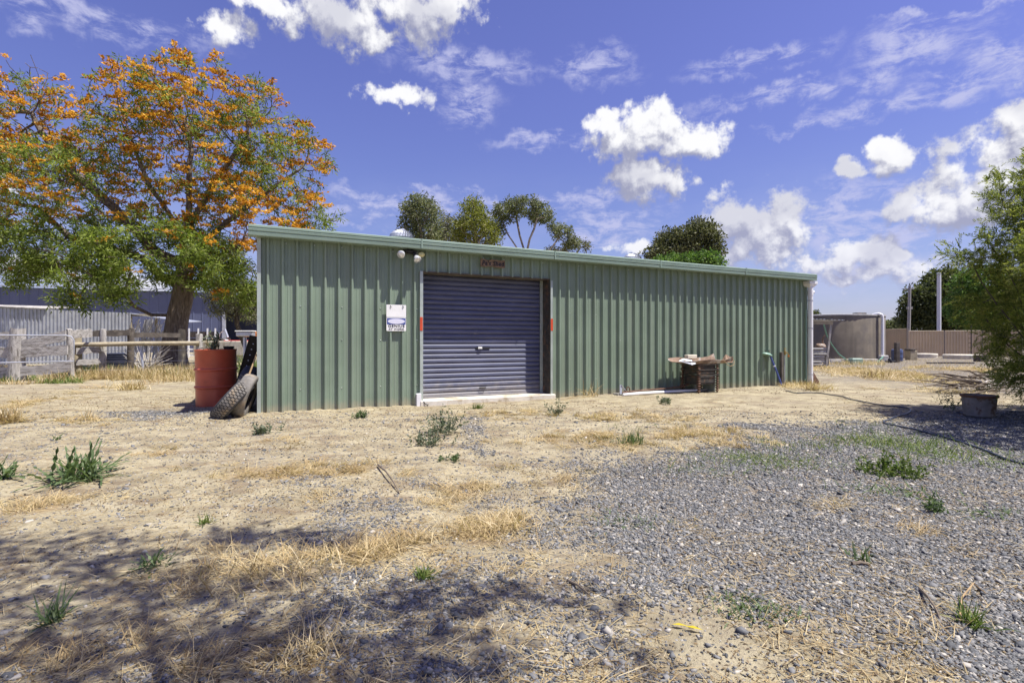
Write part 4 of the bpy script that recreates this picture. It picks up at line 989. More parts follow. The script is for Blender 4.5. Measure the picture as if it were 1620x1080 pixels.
def paddock():
    y0 = 13.6; base = gp(25, y0); o = empty('board_fence', base, 'old weathered grey board fence behind the wire gate', 'fence')
    def X(u, y=y0): return (u-CU)/F*y-base.x
    def Z(v, y=y0): return CH-(v-CV)/F*y
    rough_post(o, X(26), 0, Z(520), .34, .03, seed=1); rough_post(o, X(106), .15, Z(521), .13, -.05, seed=2); rough_post(o, X(163, 15), 1.4, Z(521, 15), .15, 0, seed=3); rough_post(o, X(207, 15.4), 1.8, Z(520, 15.4), .16, 0, 'wood_dark', 4)  # rightmost post coloured darker in place of the tree's shade
    rough_post(o, X(-75), 0, Z(522), .3, .0, seed=9)
    for i, (ua, va, ub, vb, h) in enumerate(((32, 549, 101, 530, .26), (30, 558, 104, 553, .26), (32, 588, 110, 580, .24), (-75, 533, 20, 530, .2), (-75, 558, 20, 557, .26), (-75, 590, 20, 590, .28))):
        rough_board(o, (X(ua), -.06 if i < 3 else -.04, Z(va)), (X(ub), .06, Z(vb)), h, seed=20+i)
    rough_board(o, (X(104), .1, Z(529)), (X(150, 14.8), 1.1, Z(527, 14.8)), .22, seed=31)
    rough_board(o, (X(147, 14.9), 1.3, Z(528, 14.9)), (X(206, 15.3), 1.7, Z(526, 15.3)), .17, seed=32, m='wood_dark')  # dark timber here paints in the shade of the tree on this end
    rough_board(o, (X(126, 14.6), .9, Z(555, 14.6)), (X(164, 15), 1.3, Z(553, 15)), .16, seed=33)
    rough_board(o, (X(126, 14.6), .9, Z(573, 14.6)), (X(164, 15), 1.3, Z(571, 15)), .14, seed=34)
    rough_board(o, (X(206, 15.4), 1.8, Z(530, 15.4)), (X(285, 16.6), 3.0, Z(530, 16.6)), .13, seed=35, m='wood_dark')
    # wire gate
    a = gp(117, 13.1); b = gp(-70, 12.2); d = b-a; g = empty('wire_gate', a, 'pipe framed gate with wire mesh at the left edge', 'gate', math.atan2(d.y, d.x)); l = d.length
    zt, zb = CH-(530.5-CV)/F*13, CH-(571.5-CV)/F*13
    mb = MB(); mb.tube([(l, 0, zt), (.15, 0, zt), (.05, 0, zt-.03), (0, 0, zt-.12), (0, 0, zb-.0), (l, 0, zb-.02)], .017, 8); mb.build('gate_frame', M['galv'], g, smooth=True)
    mb = MB(); s = .15; n = int(l/s)
    for k in range(-6, n+1):
        for sg in (1, -1):
            x0 = k*s; x1 = x0+(zt-zb); pa = [x0, zb]; pb = [x1, zt]
            if pa[0] < 0: pa = [0, zb-x0]
            if pb[0] > l: pb = [l, zb+(l-x0)]
            if pa[0] >= l or pb[0] <= 0: continue
            if sg < 0: pa[1], pb[1] = zt+zb-pa[1], zt+zb-pb[1]
            mb.tube([(pa[0], 0, pa[1]), (pb[0], 0, pb[1])], .0018, 4, cap=False)
    mb.build('wire_mesh', M['iron'], g)
    # rail fence
    a = gp(122, 14.7); b = gp(315, 15.8); d = b-a; l = d.length; f = empty('rail_fence', a, 'round pine rail fence with wires left of the red drum', 'fence', math.atan2(d.y, d.x))
    zr = CH-(544-CV)/F*15
    mb = MB(); mb.tube([(-.05, -.1, zr-.02), (l*.5, -.1, zr+.01), (l+.02, -.1, zr+.02)], .065, 10); mb.build('rail', M['wood_rail'], f, smooth=True)
    rough_post(f, 0, 0, CH-(533-CV)/F*14.7, .2, 0, 'wood_rail', 41); rough_post(f, l, 0, CH-(529-CV)/F*15.8, .17, 0, 'wood_post', 42)
    mb = MB(); x = l*.52; mb.bar((x-.06, 0, zr+.02), (x+.05, -.05, -.05), .06, .012); mb.bar((x-.06, 0, zr+.02), (x+.05, -.05, -.05), .012, .06); mb.build('steel_picket', M['galv'], f)
    for z in (.75, .45, .22):
        mb = MB(); mb.tube([(0, .02, z), (x, .02, z-.02), (l, .02, z)], .006, 5); mb.build('wire', M['galv'], f)
    # old iron lean-to
    a = gp(-160, 22.5); b = gp(207, 24.5); d = b-a; l = d.length; o = empty('iron_lean_to', a, 'old corrugated galvanised iron lean-to behind the board fence', 'shed', math.atan2(d.y, d.x))
    n = int(l/.02); z0h, z1h = CH-(480-CV)/F*22.5, CH-(495-CV)/F*24.5
    xs = [l*i/n for i in range(n+1)]
    mb = MB(); mb.strip(([(x, .02*math.sin(x*2*math.pi/.14), -.05) for x in xs], [(x, .02*math.sin(x*2*math.pi/.14), z0h+(z1h-z0h)*x/l) for x in xs]), 0, 1); mb.build('iron_wall', M['galv'], o, smooth=True, angle=80)
    mb = MB(); mb.add([(-.1, -.12, z0h+.05), (l*.62, -.12, z0h+(z1h-z0h)*.62+.05), (l*.62, 3, z0h+.12), (-.1, 3, z0h+.12), (-.1, -.12, z0h+.01), (l*.62, -.12, z0h+(z1h-z0h)*.62+.01), (l*.62, 3, z0h+.08), (-.1, 3, z0h+.08)], [(0, 1, 2, 3), (7, 6, 5, 4), (0, 4, 5, 1), (1, 5, 6, 2), (2, 6, 7, 3), (3, 7, 4, 0)]); mb.build('roof', M['wood_grey'], o)
    mb = MB(); mb.box(l-.1, l, .05, .15, 0, z1h-.15); mb.build('corner_post', M['wood_rail'], o)
    mb = MB(); mb.box(l-.1, l, 2.9, 3.0, 0, z1h-.05); mb.build('corner_post', M['wood_rail'], o)
    mb = MB(); mb.box(l-.1, l+1.6, .05, .12, z1h-.14, z1h-.04); mb.build('beam', M['wood_rail'], o)
    mb = MB(); mb.add([(l-.1, 0, z1h-.03), (l+2.2, .1, z1h-.42), (l+2.2, 2.4, z1h-.30), (l-.1, 3, z1h), (l-.1, 0, z1h), (l+2.2, .1, z1h-.39), (l+2.2, 2.4, z1h-.27), (l-.1, 3, z1h+.03)], [(3, 2, 1, 0), (4, 5, 6, 7), (0, 1, 5, 4), (1, 2, 6, 5), (2, 3, 7, 6), (3, 0, 4, 7)]); mb.build('side_roof', M['galv'], o)
    # junk under the side roof
    rs = RS(4); q = gp(232, 23); q.z = 0; o = empty('netting_bundle', q, 'bleached bundle of netting and boards beside the big trunk', 'scrap pile')
    mb = MB()
    for k in range(34):
        x = rs.uniform(-.75, .7); mb.tube([(x, rs.uniform(-.2, .2), rs.uniform(.3, .7)), (x+rs.uniform(-.1, .1), rs.uniform(-.3, 0), rs.uniform(1.0, 1.4)), (x+rs.uniform(.0, .35), rs.uniform(-.2, .2), rs.uniform(1.5, 2.15)-.25*abs(x))], .018, 4)
    mb.build('netting', M['cream_netting'], o)
    mb = MB()
    for k in range(5): mb.bar((-.75+.28*k, .3, .2), (-.6+.28*k+.1*(k % 2), .35, 1.7+.3*math.sin(k)), .16, .03)
    mb.build('loose_boards', M['white'], o)
    q = gp(187, 17.6); o = empty('ribbed_tub', q, 'dark ribbed plastic tub behind the pine rail fence', 'tub')
    pr = []
    for k in range(9): pr += [(.40, .07*k), (.43, .07*k+.018), (.43, .07*k+.045), (.40, .07*k+.06)]
    mb = MB(); mb.lathe(pr, 32); mb.build('tub_body', M['tank_black'], o, smooth=True)
    rs = RS(14); q = gp(232, 16.3); q.z = 0; o = empty('dead_bush', q, 'bare tangled dead bush behind the pine rail', 'dead bush')
    mb = MB()
    for k in range(46):
        a = rs.uniform(0, 6.28); r = rs.uniform(.2, .9); t = Vector((r*math.cos(a), r*.5*math.sin(a), rs.uniform(.3, 1.0))); mb.tube([(0+rs.normal(0, .1), rs.normal(0, .1), 0), t*.5+Vector((rs.normal(0, .06), 0, .1)), t], [.014, .01, .004], 4)
    mb.build('bare_stems', M['cream_netting'], o)
paddock()
def far_left():
    a = gp(-900, 42); b = gp(352, 50); d = b-a; l = d.length; o = empty('machinery_shed', a, 'large blue-grey steel machinery shed behind the orange flowering tree', 'shed', math.atan2(d.y, d.x))
    h0, h1 = CH-(430-CV)/F*42, CH-(463-CV)/F*50
    mb = MB(); pr = rib_profile(0, l, .76, .1, .03, .05, .03); mb.strip(([(s, -k, 0) for s, k in pr], [(s, -k, h0+(h1-h0)*s/l) for s, k in pr]), 0, 1); mb.box(0, l, .02, .1, 0, h1-.02); mb.build('cladding', M['navy'], o)
    L2 = l+7
    mb = MB(); mb.add([(-.3, -.4, h0), (L2, -.4, h1), (L2, 14, h1+1.2), (-.3, 14, h0+1.2), (-.3, -.4, h0+.1), (L2, -.4, h1+.1), (L2, 14, h1+1.3), (-.3, 14, h0+1.3)], [(3, 2, 1, 0), (4, 5, 6, 7), (0, 1, 5, 4), (1, 2, 6, 5), (2, 3, 7, 6), (3, 0, 4, 7)]); mb.build('roof', M['galv'], o)
    mb = MB(); mb.box(l, l+.25, -.1, .15, 0, h1); mb.build('steel_column', M['galv'], o)
    mb = MB(); mb.box(.5, L2, 8, 8.2, 0, h1+.5); mb.build('rear_cladding', M['navy'], o)
    # flat trailer
    q = gp(322, 42); o = empty('flat_trailer', q, 'grey flat trailer parked before the blue-grey machinery shed', 'trailer')
    mb = MB(); mb.box(-2.2, 1.6, -1, 1, 1.05, 1.25); mb.box(-2.2, 1.6, -1.02, -.98, 1.3, 1.75); mb.build('tray', M['iron'], o)
    for x in (-2, -1.3, -.5, .2, .9, 1.5):
        mb = MB(); mb.box(x-.05, x+.05, -1.08, -1.03, 1.0, 2.0); mb.build('stake', M['white'], o)
    for x in (1.0, 2.1):
        w = empty('wheel', (x, -1.0, .55), None, None); w.parent = o
        T = Matrix.Rotation(R(90), 4, 'X')
        mb = MB(); mb.lathe([(.3, -.12), (.48, -.14), (.52, -.08), (.52, .08), (.48, .14), (.3, .12)], 28, mtx=T); mb.build('tyre', M['rubber'], w, smooth=True)
        mb = MB(); mb.lathe([(.3, .08), (.32, .15), (.26, .16), (.2, .1), (.08, .12), (.0005, .13)], 24, mtx=T, caps=False); mb.build('rim', M['silver'], w, smooth=True)
        mb = MB(); pr = [(.62*math.cos(R(t)), .62*math.sin(R(t))) for t in range(10, 171, 16)]; mb.strip(([(a_, -.2, b_) for a_, b_ in pr], [(a_, .25, b_) for a_, b_ in pr]), 0, 1); mb.build('mudguard', M['white'], w)
    q = gp(376, 41); o = empty('red_implement', q, 'red farm implement parked beside the flat trailer', 'farm machine')
    mb = MB(); mb.box(-.9, .7, -.5, .5, .65, 1.1, bev=.08); mb.bar((-.9, 0, .9), (-1.6, 0, 1.1), .12, .12); mb.build('chassis', M['red_machine'], o)
    mb = MB(); mb.tube([(-1.4, -.3, .6), (-1.2, -.35, 1.6), (-.8, -.3, 1.9), (-.6, -.3, 1.3)], .09, 8); mb.build('bent_pipe', M['galv'], o)
    for x in (-.6, .5):
        mb = MB(); mb.lathe([(.15, -.1), (.4, -.1), (.42, 0), (.4, .1), (.15, .1)], 20, mtx=Matrix.Translation((x, -.6, .42)) @ Matrix.Rotation(R(90), 4, 'X')); mb.build('wheel', M['rubber'], o)
    q = gp(396, 40); o = empty('orange_implement', q, 'orange framed machine half hidden by the shed corner', 'farm machine')
    mb = MB(); mb.box(-.8, 1, -.4, .4, 1.35, 1.7, bev=.05); mb.build('hopper', M['orange_machine'], o)
    mb = MB()
    for x in (-.7, .9): mb.bar((x, 0, 0), (x, 0, 1.4), .1, .1)
    mb.bar((-.7, 0, .6), (.9, 0, .6), .1, .1); mb.build('frame', M['iron'], o)
    q = gp(352, 27); o = empty('concrete_trough', q, 'long pale concrete trough behind the red drum', 'trough')
    mb = MB(); mb.box(-1.3, 1.2, -.3, .3, .3, 1.02, bev=.03); mb.box(-1.2, 1.1, -.22, .22, 1.0, 1.03, 1); mb.build('trough_body', [M['conc_white'], M['dark']], o)
    for x in (-.9, .8):
        mb = MB(); mb.box(x-.12, x+.12, -.25, .25, -.02, .298); mb.build('leg', M['block'], o)
    q = gp(387.5, 15); o = empty('meter_box', q, 'grey metal box on a thin steel post behind the drum', 'box')
    mb = MB(); mb.tube([(0, 0, 0), (0, 0, 1.12)], .05, 10); mb.build('post', M['galv'], o, smooth=True)
    zb = CH-(532-CV)/F*15; mb = MB(); mb.box(-.2, .24, -.12, .12, zb, zb+.13, bev=.02); mb.build('box_body', M['galv'], o)
    mb = MB(); mb.box(-.22, .26, -.14, .14, zb+.132, zb+.16, bev=.01); mb.build('lid', M['white'], o)
    # yard clutter behind the trunk
    q = gp(298, 33); o = empty('white_crate', q, 'pale slatted crate behind the big tree trunk', 'crate')
    mb = MB()
    for z in (.1, .45, .8): mb.box(-.8, .8, -.03, .03, z, z+.12)
    for x in (-.8, 0, .75): mb.box(x, x+.08, -.09, -.032, 0, 1.05)
    mb.build('slats', M['white'], o)
    q = gp(288, 19.4); o = empty('short_post', q, 'short pale round topped post right of the big trunk', 'post')
    rough_post(o, 0, 0, CH-(521-CV)/F*19.4, .22, 0, 'wood_rail', 77, 'post_body')
far_left()

# ------------------------------------------------------------------ trees
def colonize(nodes, par, attr, step, kill, bias=(0, 0, .05), iters=160, maxn=9000):
    pos = [np.array(p, float) for p in nodes]; par = list(par)
    At = np.array(attr, float); alive = np.ones(len(At), bool)
    N = np.array(pos); D = np.linalg.norm(At[:, None]-N[None], axis=2); near = D.argmin(1); dist = D.min(1)
    bias = np.array(bias); grown = {}
    for it in range(iters):
        if not alive.any() or len(pos) > maxn: break
        idx = near[alive]; dv = unit(At[alive]-np.array(pos)[idx])
        uq, inv = np.unique(idx, return_inverse=True)
        acc = np.zeros((len(uq), 3)); np.add.at(acc, inv, dv)
        new = []
        for k, u in enumerate(uq):
            d = acc[k]; l = np.linalg.norm(d)
            if l < 1e-4: continue
            d = d/l+bias; d /= np.linalg.norm(d); q = pos[u]+d*step
            if any(np.linalg.norm(q-pos[c]) < .25*step for c in grown.get(u, ())): continue
            grown.setdefault(u, []).append(len(pos)); pos.append(q); par.append(u); new.append(len(pos)-1)
        if not new: break
        NP = np.array([pos[i] for i in new]); ai = np.where(alive)[0]
        D = np.linalg.norm(At[ai][:, None]-NP[None], axis=2); m = D.min(1); am = D.argmin(1)
        up = m < dist[ai]; dist[ai[up]] = m[up]; near[ai[up]] = np.array(new)[am[up]]
        alive[dist < kill] = False
    return np.array(pos), np.array(par)
def wood_mesh(pos, par, base, tip, n=6, flare=0.0, z0=0):
    N = len(pos); leafc = np.zeros(N); kids = np.zeros(N, int)
    for i in range(1, N): kids[par[i]] += 1
    for i in range(N-1, 0, -1):
        if kids[i] == 0: leafc[i] += 1
        leafc[par[i]] += leafc[i]
    r = np.maximum(leafc, 1)**(1/1.65); r = tip+(r-1)*(base-tip)/max(r.max()-1, 1e-6)
    c = np.arange(1, N); p = pos[par[c]]; q = pos[c]; d = unit(q-p)
    ref = np.where(np.abs(d[:, 2:3]) < .93, np.array([[0, 0, 1.0]]), np.array([[1.0, 0, 0]]))
    x = unit(np.cross(d, ref)); y = np.cross(x, d); a = np.arange(n)*2*np.pi/n
    # ring frames follow the child's own direction; the parent end borrows the parent's radius
    ra = np.minimum(r[par[c]], r[c]*1.35); rb = r[c]
    if flare:
        ra = ra*(1+flare*np.exp(-np.maximum(p[:, 2]-z0, 0)/.45)); rb = rb*(1+flare*np.exp(-np.maximum(q[:, 2]-z0, 0)/.45))
    ring = x[:, None]*np.cos(a)[None, :, None]+y[:, None]*np.sin(a)[None, :, None]
    V = np.concatenate([p[:, None]-d[:, None]*ra[:, None, None]*.15+ring*ra[:, None, None], q[:, None]+d[:, None]*rb[:, None, None]*.15+ring*rb[:, None, None]], 1)
    k = np.arange(n); f = np.stack([k, (k+1) % n, n+(k+1) % n, n+k], 1)
    Q = (np.arange(len(c))[:, None, None]*2*n+f[None]).reshape(-1, 4)
    return V.reshape(-1, 3), Q, leafc, kids
def ell_points(ells, dens, rs, shell=.35):
    """points inside a set of ellipsoids (cx,cy,cz,rx,ry,rz), fewer in the middle"""
    out = []
    for (cx, cy, cz, rx, ry, rz) in ells:
        n = max(6, int(dens*4.19*rx*ry*rz)); d = ico_dirs(n, rs); t = rs.uniform(shell, 1, n)**.6
        out.append(np.array([cx, cy, cz])+d*t[:, None]*np.array([rx, ry, rz]))
    return np.concatenate(out)
def pix_ells(lst, y0):
    """ellipses seen in the photograph given their real size at distance y0 (+ offset)"""
    out = []
    for (u, v, ru, rv, dy, ry) in lst:
        y = y0+dy; p = P(u, v, y); out.append((p.x, p.y, p.z, ru/F*y, ry, rv/F*y))
    return out

def plain_tree(name, label, cat_, base, ells, leafm, bark, dens, step, kill, nl, ll, lw, br=.25, tip=.012, seed=0, group=None, spread=.35, droop=0.0, trunk=None, wide=3, forks=()):
    rs = RS(seed); o = empty(name, base, label, cat_, 0, group); b = np.array(base)
    at = ell_points(ells, dens*4, rs); step *= .7; kill *= .62
    cz = min(e[2]-e[5] for e in ells); cx = np.mean([e[0] for e in ells]); cy = np.mean([e[1] for e in ells])
    if trunk is None:
        top = np.array([cx*.7+b[0]*.3, cy*.7+b[1]*.3, max(cz*.9+.2, b[2]+.6)]); trunk = [b+(top-b)*t for t in np.linspace(0, 1, max(3, int((top[2]-b[2])/step)))]
    nodes = list(trunk); prn = [0]+list(range(len(trunk)-1))
    for (k0, pts) in forks:
        k = k0
        for q_ in pts: nodes.append(q_); prn.append(k); k = len(nodes)-1
    trunk = nodes; pos, par = colonize(nodes, prn, at, step, kill)
    V, Q, lc, kids = wood_mesh(pos, par, br, tip, 6, .5, b[2])
    bulk('trunk', V-b, Q, bark, o, smooth=True)
    sel = np.where((lc <= wide) & (np.arange(len(pos)) >= len(trunk)))[0]
    k = int(nl*1.5); ll *= 1.2; lw *= 1.35; c = np.repeat(pos[sel], k, 0); n = len(c)
    off = ico_dirs(n, rs)*rs.uniform(0, 1, (n, 1))**.6*spread
    d = unit(off+.4*rs.normal(size=(n, 3))*spread); d[:, 2] -= droop; d = unit(d)
    v, q = leaves(c+off-b, d, rs.uniform(.6, 1.3, n)*ll, rs.uniform(.7, 1.3, n)*lw, rs)
    cl = np.repeat(rs.uniform(-.2, .2, len(sel)), k)
    bulk('crown', v, q, leafm, o, rnd=np.repeat(np.clip(rs.beta(2, 2, n)+cl, 0, 1), 4))
    return o

def silky_oak():
    rs = RS(21); Y0 = 20.0; base = np.array(gp(272, Y0))
    o = empty('flowering_tree', base, 'tall spreading tree covered in orange blossom left of the shed', 'tree')
    E = pix_ells([(300, 170, 120, 85, 0, 2.6), (235, 200, 100, 90, -.6, 2.2), (330, 260, 120, 95, .5, 2.8), (60, 185, 75, 85, .4, 2.2), (20, 280, 90, 90, 0, 2.4), (120, 290, 110, 70, -.6, 2.6), (-70, 250, 80, 110, .3, 2.2),
                  (405, 190, 55, 75, 0, 1.8), (455, 270, 60, 90, .3, 2), (505, 235, 26, 40, 0, .8), (520, 275, 30, 16, 0, .6), (480, 335, 60, 36, 0, 1.6), (430, 340, 70, 50, -.6, 2)], Y0)
    Lo = pix_ells([(70, 400, 100, 55, -.8, 2.2), (165, 420, 80, 50, -1.8, 1.8), (150, 462, 60, 30, -2.2, 1.1), (250, 400, 90, 50, -1.4, 2.2), (350, 415, 75, 45, -.8, 2), (380, 450, 45, 42, -.6, 1.4), (10, 420, 60, 35, .4, 1.8), (-60, 400, 60, 45, 0, 1.8), (215, 360, 110, 40, 0, 2.4), (330, 370, 90, 40, .4, 2.4)], Y0)
    at = np.concatenate([ell_points(E, 17, rs, .25), ell_points(Lo, 17, rs, .3)])
    def pw(lst): return [np.array(P(u, v, Y0+dy)) for u, v, dy in lst]
    nodes, par = [base], [0]
    def chain(start, pts):
        k = start
        for p in pts:
            n = max(1, int(np.linalg.norm(p-nodes[k])/.4)); s = nodes[k].copy()
            for j in range(1, n+1): nodes.append(s+(p-s)*j/n+rs.normal(0, .02, 3)); par.append(k); k = len(nodes)-1
        return k
    def closest(v): return min(range(len(trunk)), key=lambda i: abs(nodes[i][2]-(CH-(v-CV)/F*Y0)))
    end = chain(0, pw([(274, 560, 0), (278, 520, 0), (285, 480, 0), (292, 440, 0), (296, 400, .1), (298, 340, .1), (300, 280, 0), (302, 220, 0)])); trunk = nodes[:]
    chain(closest(497), pw([(240, 497, -.4), (212, 485, -.8), (195, 462, -1.2), (150, 440, -1.6)]))
    chain(closest(462), pw([(312, 452, -.3), (330, 438, -.5), (365, 400, -.6)]))
    chain(closest(455), pw([(262, 440, .3), (225, 410, .3), (110, 375, .5), (60, 330, .4)]))
    chain(closest(430), pw([(250, 400, -.3), (180, 330, -.4), (90, 250, .2), (50, 180, .3)]))
    chain(closest(420), pw([(335, 370, .4), (400, 320, .3), (470, 270, .2)]))
    chain(closest(380), pw([(240, 300, -.6), (215, 240, -.7)])); chain(closest(350), pw([(345, 280, .5), (390, 220, .3)]))
    pos, par = colonize(nodes, par, at, .22, .33, bias=(-.03, 0, .04), maxn=22000)
    V, Q, lc, kids = wood_mesh(pos, par, .38, .009, 7, .6, 0)
    bulk('trunk', V-base, Q, M['bark'], o, smooth=True)
    z = pos[:, 2]; low = CH-(362-CV)/F*Y0; Nn = len(nodes)
    tipn = (lc <= 3) & (np.arange(len(pos)) >= Nn)
    pf = np.clip((z-low+1.1*(pos[:, 0] > -10.0))/1.2+.5, .10, .92)*(1-.25*(pos[:, 0] < -17)*(z < low+1))
    zr = rs.uniform(0, 1, len(pos)); patch = fbm(pos[:, 0]*.7+pos[:, 1], z*.7, 5, 3)
    fl = tipn & (zr < pf-.45*(patch > .62)); gr = tipn & ~fl
    # tips that stick out of the top carry leaf instead
    # blossom combs: flat, sideways sprays of short toothbrush pieces
    gapn = fbm(pos[:, 0]*1.25+pos[:, 1]*.9, z*1.9, 77, 3)
    sel = np.where(fl & (gapn > .41))[0]; sel = sel[rs.uniform(0, 1, len(sel)) < .62]; c0 = pos[sel]+rs.normal(0, .13, (len(sel), 3)); k = 34
    ax = np.stack([rs.choice([-1, -1, 1], len(sel))*rs.uniform(.7, 1, len(sel)), rs.normal(0, .5, len(sel)), rs.normal(.12, .2, len(sel))], 1); ax = unit(ax)
    t = rs.uniform(-1, 1, (len(sel), k)); sz = rs.uniform(.18, .36, len(sel))
    cen = c0[:, None]+ax[:, None]*(t*sz[:, None])[..., None]+rs.normal(0, 1, (len(sel), k, 3))*np.array([.03, .045, .02])
    n = len(sel)*k; d = unit(np.repeat(ax, k, 0)*.7+rs.normal(0, .6, (n, 3))+np.array([0, 0, .35]))
    v, q = leaves(cen.reshape(-1, 3)-base, d, rs.uniform(.08, .15, n), rs.uniform(.05, .085, n), rs)
    cl = np.repeat(rs.uniform(-.28, .28, len(sel)), k)
    bulk('blossom', v, q, M['blossom'], o, rnd=np.repeat(np.clip(rs.beta(2.2, 2, n)+cl, 0, 1), 4))
    # ferny leaves
    up = (z > low) & fl & (rs.uniform(0, 1, len(pos)) < .22)
    gap2 = fbm(pos[:, 0]*1.15+pos[:, 1]*.8+9, z*1.5, 87, 3)
    sel = np.where((gr | up) & (gap2 > .41))[0]; lowm = z[sel] < low+.4
    sel = np.concatenate([sel, sel[lowm]]); k = 30; n = len(sel)*k; c = np.repeat(pos[sel]+rs.normal(0, .12, (len(sel), 3)), k, 0)
    off = ico_dirs(n, rs, .1)*rs.uniform(.02, .26, (n, 1)); d = unit(off*3+rs.normal(0, .35, (n, 3))); d[:, 2] -= .25
    v, q = leaves(c+off-base, d, rs.uniform(.11, .24, n), rs.uniform(.03, .055, n), rs)
    cl = np.repeat(rs.uniform(-.2, .25, len(sel)), k)
    bulk('crown', v, q, M['leaf_oak'], o, rnd=np.repeat(np.clip(rs.beta(2, 2, n)+cl, 0, 1), 4))
silky_oak()

GT = 'gum trees beyond the shed'
plain_tree('gum_tree', 'round grey-green gum tree above the left roof vent', 'tree', gp(668, 38), pix_ells([(665, 335, 30, 24, 0, 1.6), (655, 360, 24, 22, .4, 1.3), (682, 365, 18, 25, -.3, 1.2), (664, 382, 34, 18, 0, 1.3)], 38), M['leaf_gum'], M['bark_gum'], 9, .4, .6, 26, .17, .06, seed=31, group=GT, spread=.45, droop=.5)
plain_tree('gum_tree', 'thin dull gum tree between the grey and the yellow-green trees', 'tree', gp(710, 41), pix_ells([(708, 362, 22, 22, 0, 1.2), (700, 380, 24, 18, 0, 1.2)], 41), M['leaf_grey'], M['bark_gum'], 9, .4, .6, 30, .16, .05, seed=32, group=GT, spread=.45, droop=.4)
plain_tree('gum_tree', 'bright yellow-green bushy tree rising behind the shed roof', 'tree', gp(752, 35), pix_ells([(750, 328, 20, 17, 0, 1), (752, 358, 30, 30, 0, 1.4), (735, 372, 24, 24, .3, 1.2), (772, 372, 22, 24, .2, 1.2)], 35), M['leaf_yel'], M['bark_gum'], 12, .35, .5, 26, .14, .05, seed=33, group=GT, spread=.38)
plain_tree('gum_tree', 'open crowned gum with bare forked limbs left of centre sky', 'tree', gp(838, 36), pix_ells([(825, 325, 30, 15, 0, 1.3), (795, 335, 18, 16, -.3, 1), (852, 338, 20, 18, .3, 1.1), (870, 350, 10, 12, 0, .7), (788, 358, 10, 12, 0, .7), (888, 366, 17, 16, 0, .9), (905, 384, 16, 10, 0, .7), (815, 350, 10, 8, 0, .6)], 36), M['leaf_gum'], M['bark_gum'], 9, .33, .48, 30, .15, .05, seed=34, group=GT, spread=.30, droop=.4, br=.15,
           trunk=[np.array(P(u, v, 36)) for u, v in ((838, 565), (838, 520), (837, 480), (836, 450), (835, 425), (835, 410), (834, 396))],
           forks=[(4, [np.array(P(u, v, 36)) for u, v in ((826, 405), (815, 388), (803, 370), (795, 352))]), (5, [np.array(P(u, v, 36.2)) for u, v in ((828, 392), (822, 372), (818, 350), (816, 335))]), (6, [np.array(P(u, v, 35.8)) for u, v in ((838, 378), (845, 362), (850, 345))]), (3, [np.array(P(u, v, 36)) for u, v in ((846, 432), (860, 408), (874, 390), (884, 376))])])
plain_tree('gum_tree', 'low straggly gum sapling at the right end of the gum group', 'tree', gp(912, 37), pix_ells([(905, 390, 14, 12, 0, .6), (928, 390, 7, 14, 0, .4), (880, 398, 20, 8, 0, .8)], 37), M['leaf_grey'], M['bark_gum'], 14, .3, .4, 18, .14, .05, seed=35, group=GT, spread=.28, br=.1)
plain_tree('dense_tree', 'dense dark round tree behind the right half of the shed', 'tree', gp(1100, 44), pix_ells([(1108, 368, 28, 20, 0, 1.6), (1062, 382, 26, 20, .3, 1.4), (1128, 388, 16, 24, -.3, 1.2), (1035, 400, 18, 12, 0, 1.0), (1088, 402, 44, 14, 0, 1.6), (1085, 378, 18, 14, -.6, 1.0)], 44), M['leaf_olive'], M['bark_dark'], 5, .45, .65, 34, .2, .1, seed=36, spread=.5, br=.3)
plain_tree('vine_bush', 'bright green leafy bush just above the roof below the dark tree', 'bush', gp(1105, 30), pix_ells([(1110, 412, 34, 12, 0, .9), (1075, 414, 26, 11, 0, .8), (1135, 415, 14, 12, 0, .6), (1060, 420, 30, 16, 0, .8)], 30), M['leaf_bright'], M['bark_dark'], 16, .3, .4, 20, .13, .08, seed=37, spread=.28, br=.12)
plain_tree('dense_tree', 'dark green layered tree behind the tan fence and poles', 'tree', gp(1492, 50), pix_ells([(1500, 452, 36, 24, 0, 2.4), (1470, 475, 34, 24, -.5, 2.2), (1445, 468, 14, 14, 0, .9), (1480, 505, 50, 22, 0, 2.4), (1530, 490, 40, 36, 0, 2.4), (1442, 495, 14, 12, 0, .9)], 50), M['leaf_dark'], M['bark_dark'], 3.6, .5, .7, 34, .26, .12, seed=38, spread=.6, br=.35)
plain_tree('green_bush', 'yellow-green bush between the pale pole and the feathery shrub', 'bush', gp(1560, 39), pix_ells([(1560, 450, 50, 32, 0, 1.4), (1530, 488, 32, 30, 0, 1.2), (1590, 490, 50, 45, 0, 1.5)], 39), M['leaf_bright'], M['bark_dark'], 6, .4, .55, 26, .18, .07, seed=39, spread=.45, br=.2)
plain_tree('distant_tree', 'small distant tree seen over the fence right of the tank', 'tree', gp(1420, 85), pix_ells([(1420, 514, 16, 9, 0, 1.4), (1408, 518, 14, 8, 0, 1.2), (1432, 518, 10, 7, 0, 1)], 85), M['leaf_gum'], M['bark_dark'], 5, .5, .7, 24, .3, .16, seed=40, spread=.5, br=.2)
plain_tree('distant_tree', 'tiny distant treetop above the rim of the tank by the downpipe', 'tree', gp(1288, 90), pix_ells([(1288, 499, 9, 5, 0, 1)], 90), M['leaf_dark'], M['bark_dark'], 8, .5, .7, 24, .3, .16, seed=41, spread=.45, br=.2)
plain_tree('grey_shrub_tree', 'grey-green small tree between the big trunk and the shed corner', 'tree', gp(398, 25), pix_ells([(372, 462, 38, 26, 0, 1.3), (355, 485, 24, 18, .2, .9), (392, 490, 22, 24, .2, .9), (340, 462, 14, 16, 0, .7)], 25), M['leaf_grey'], M['bark_dark'], 16, .28, .4, 26, .1, .035, seed=42, spread=.28, br=.1)

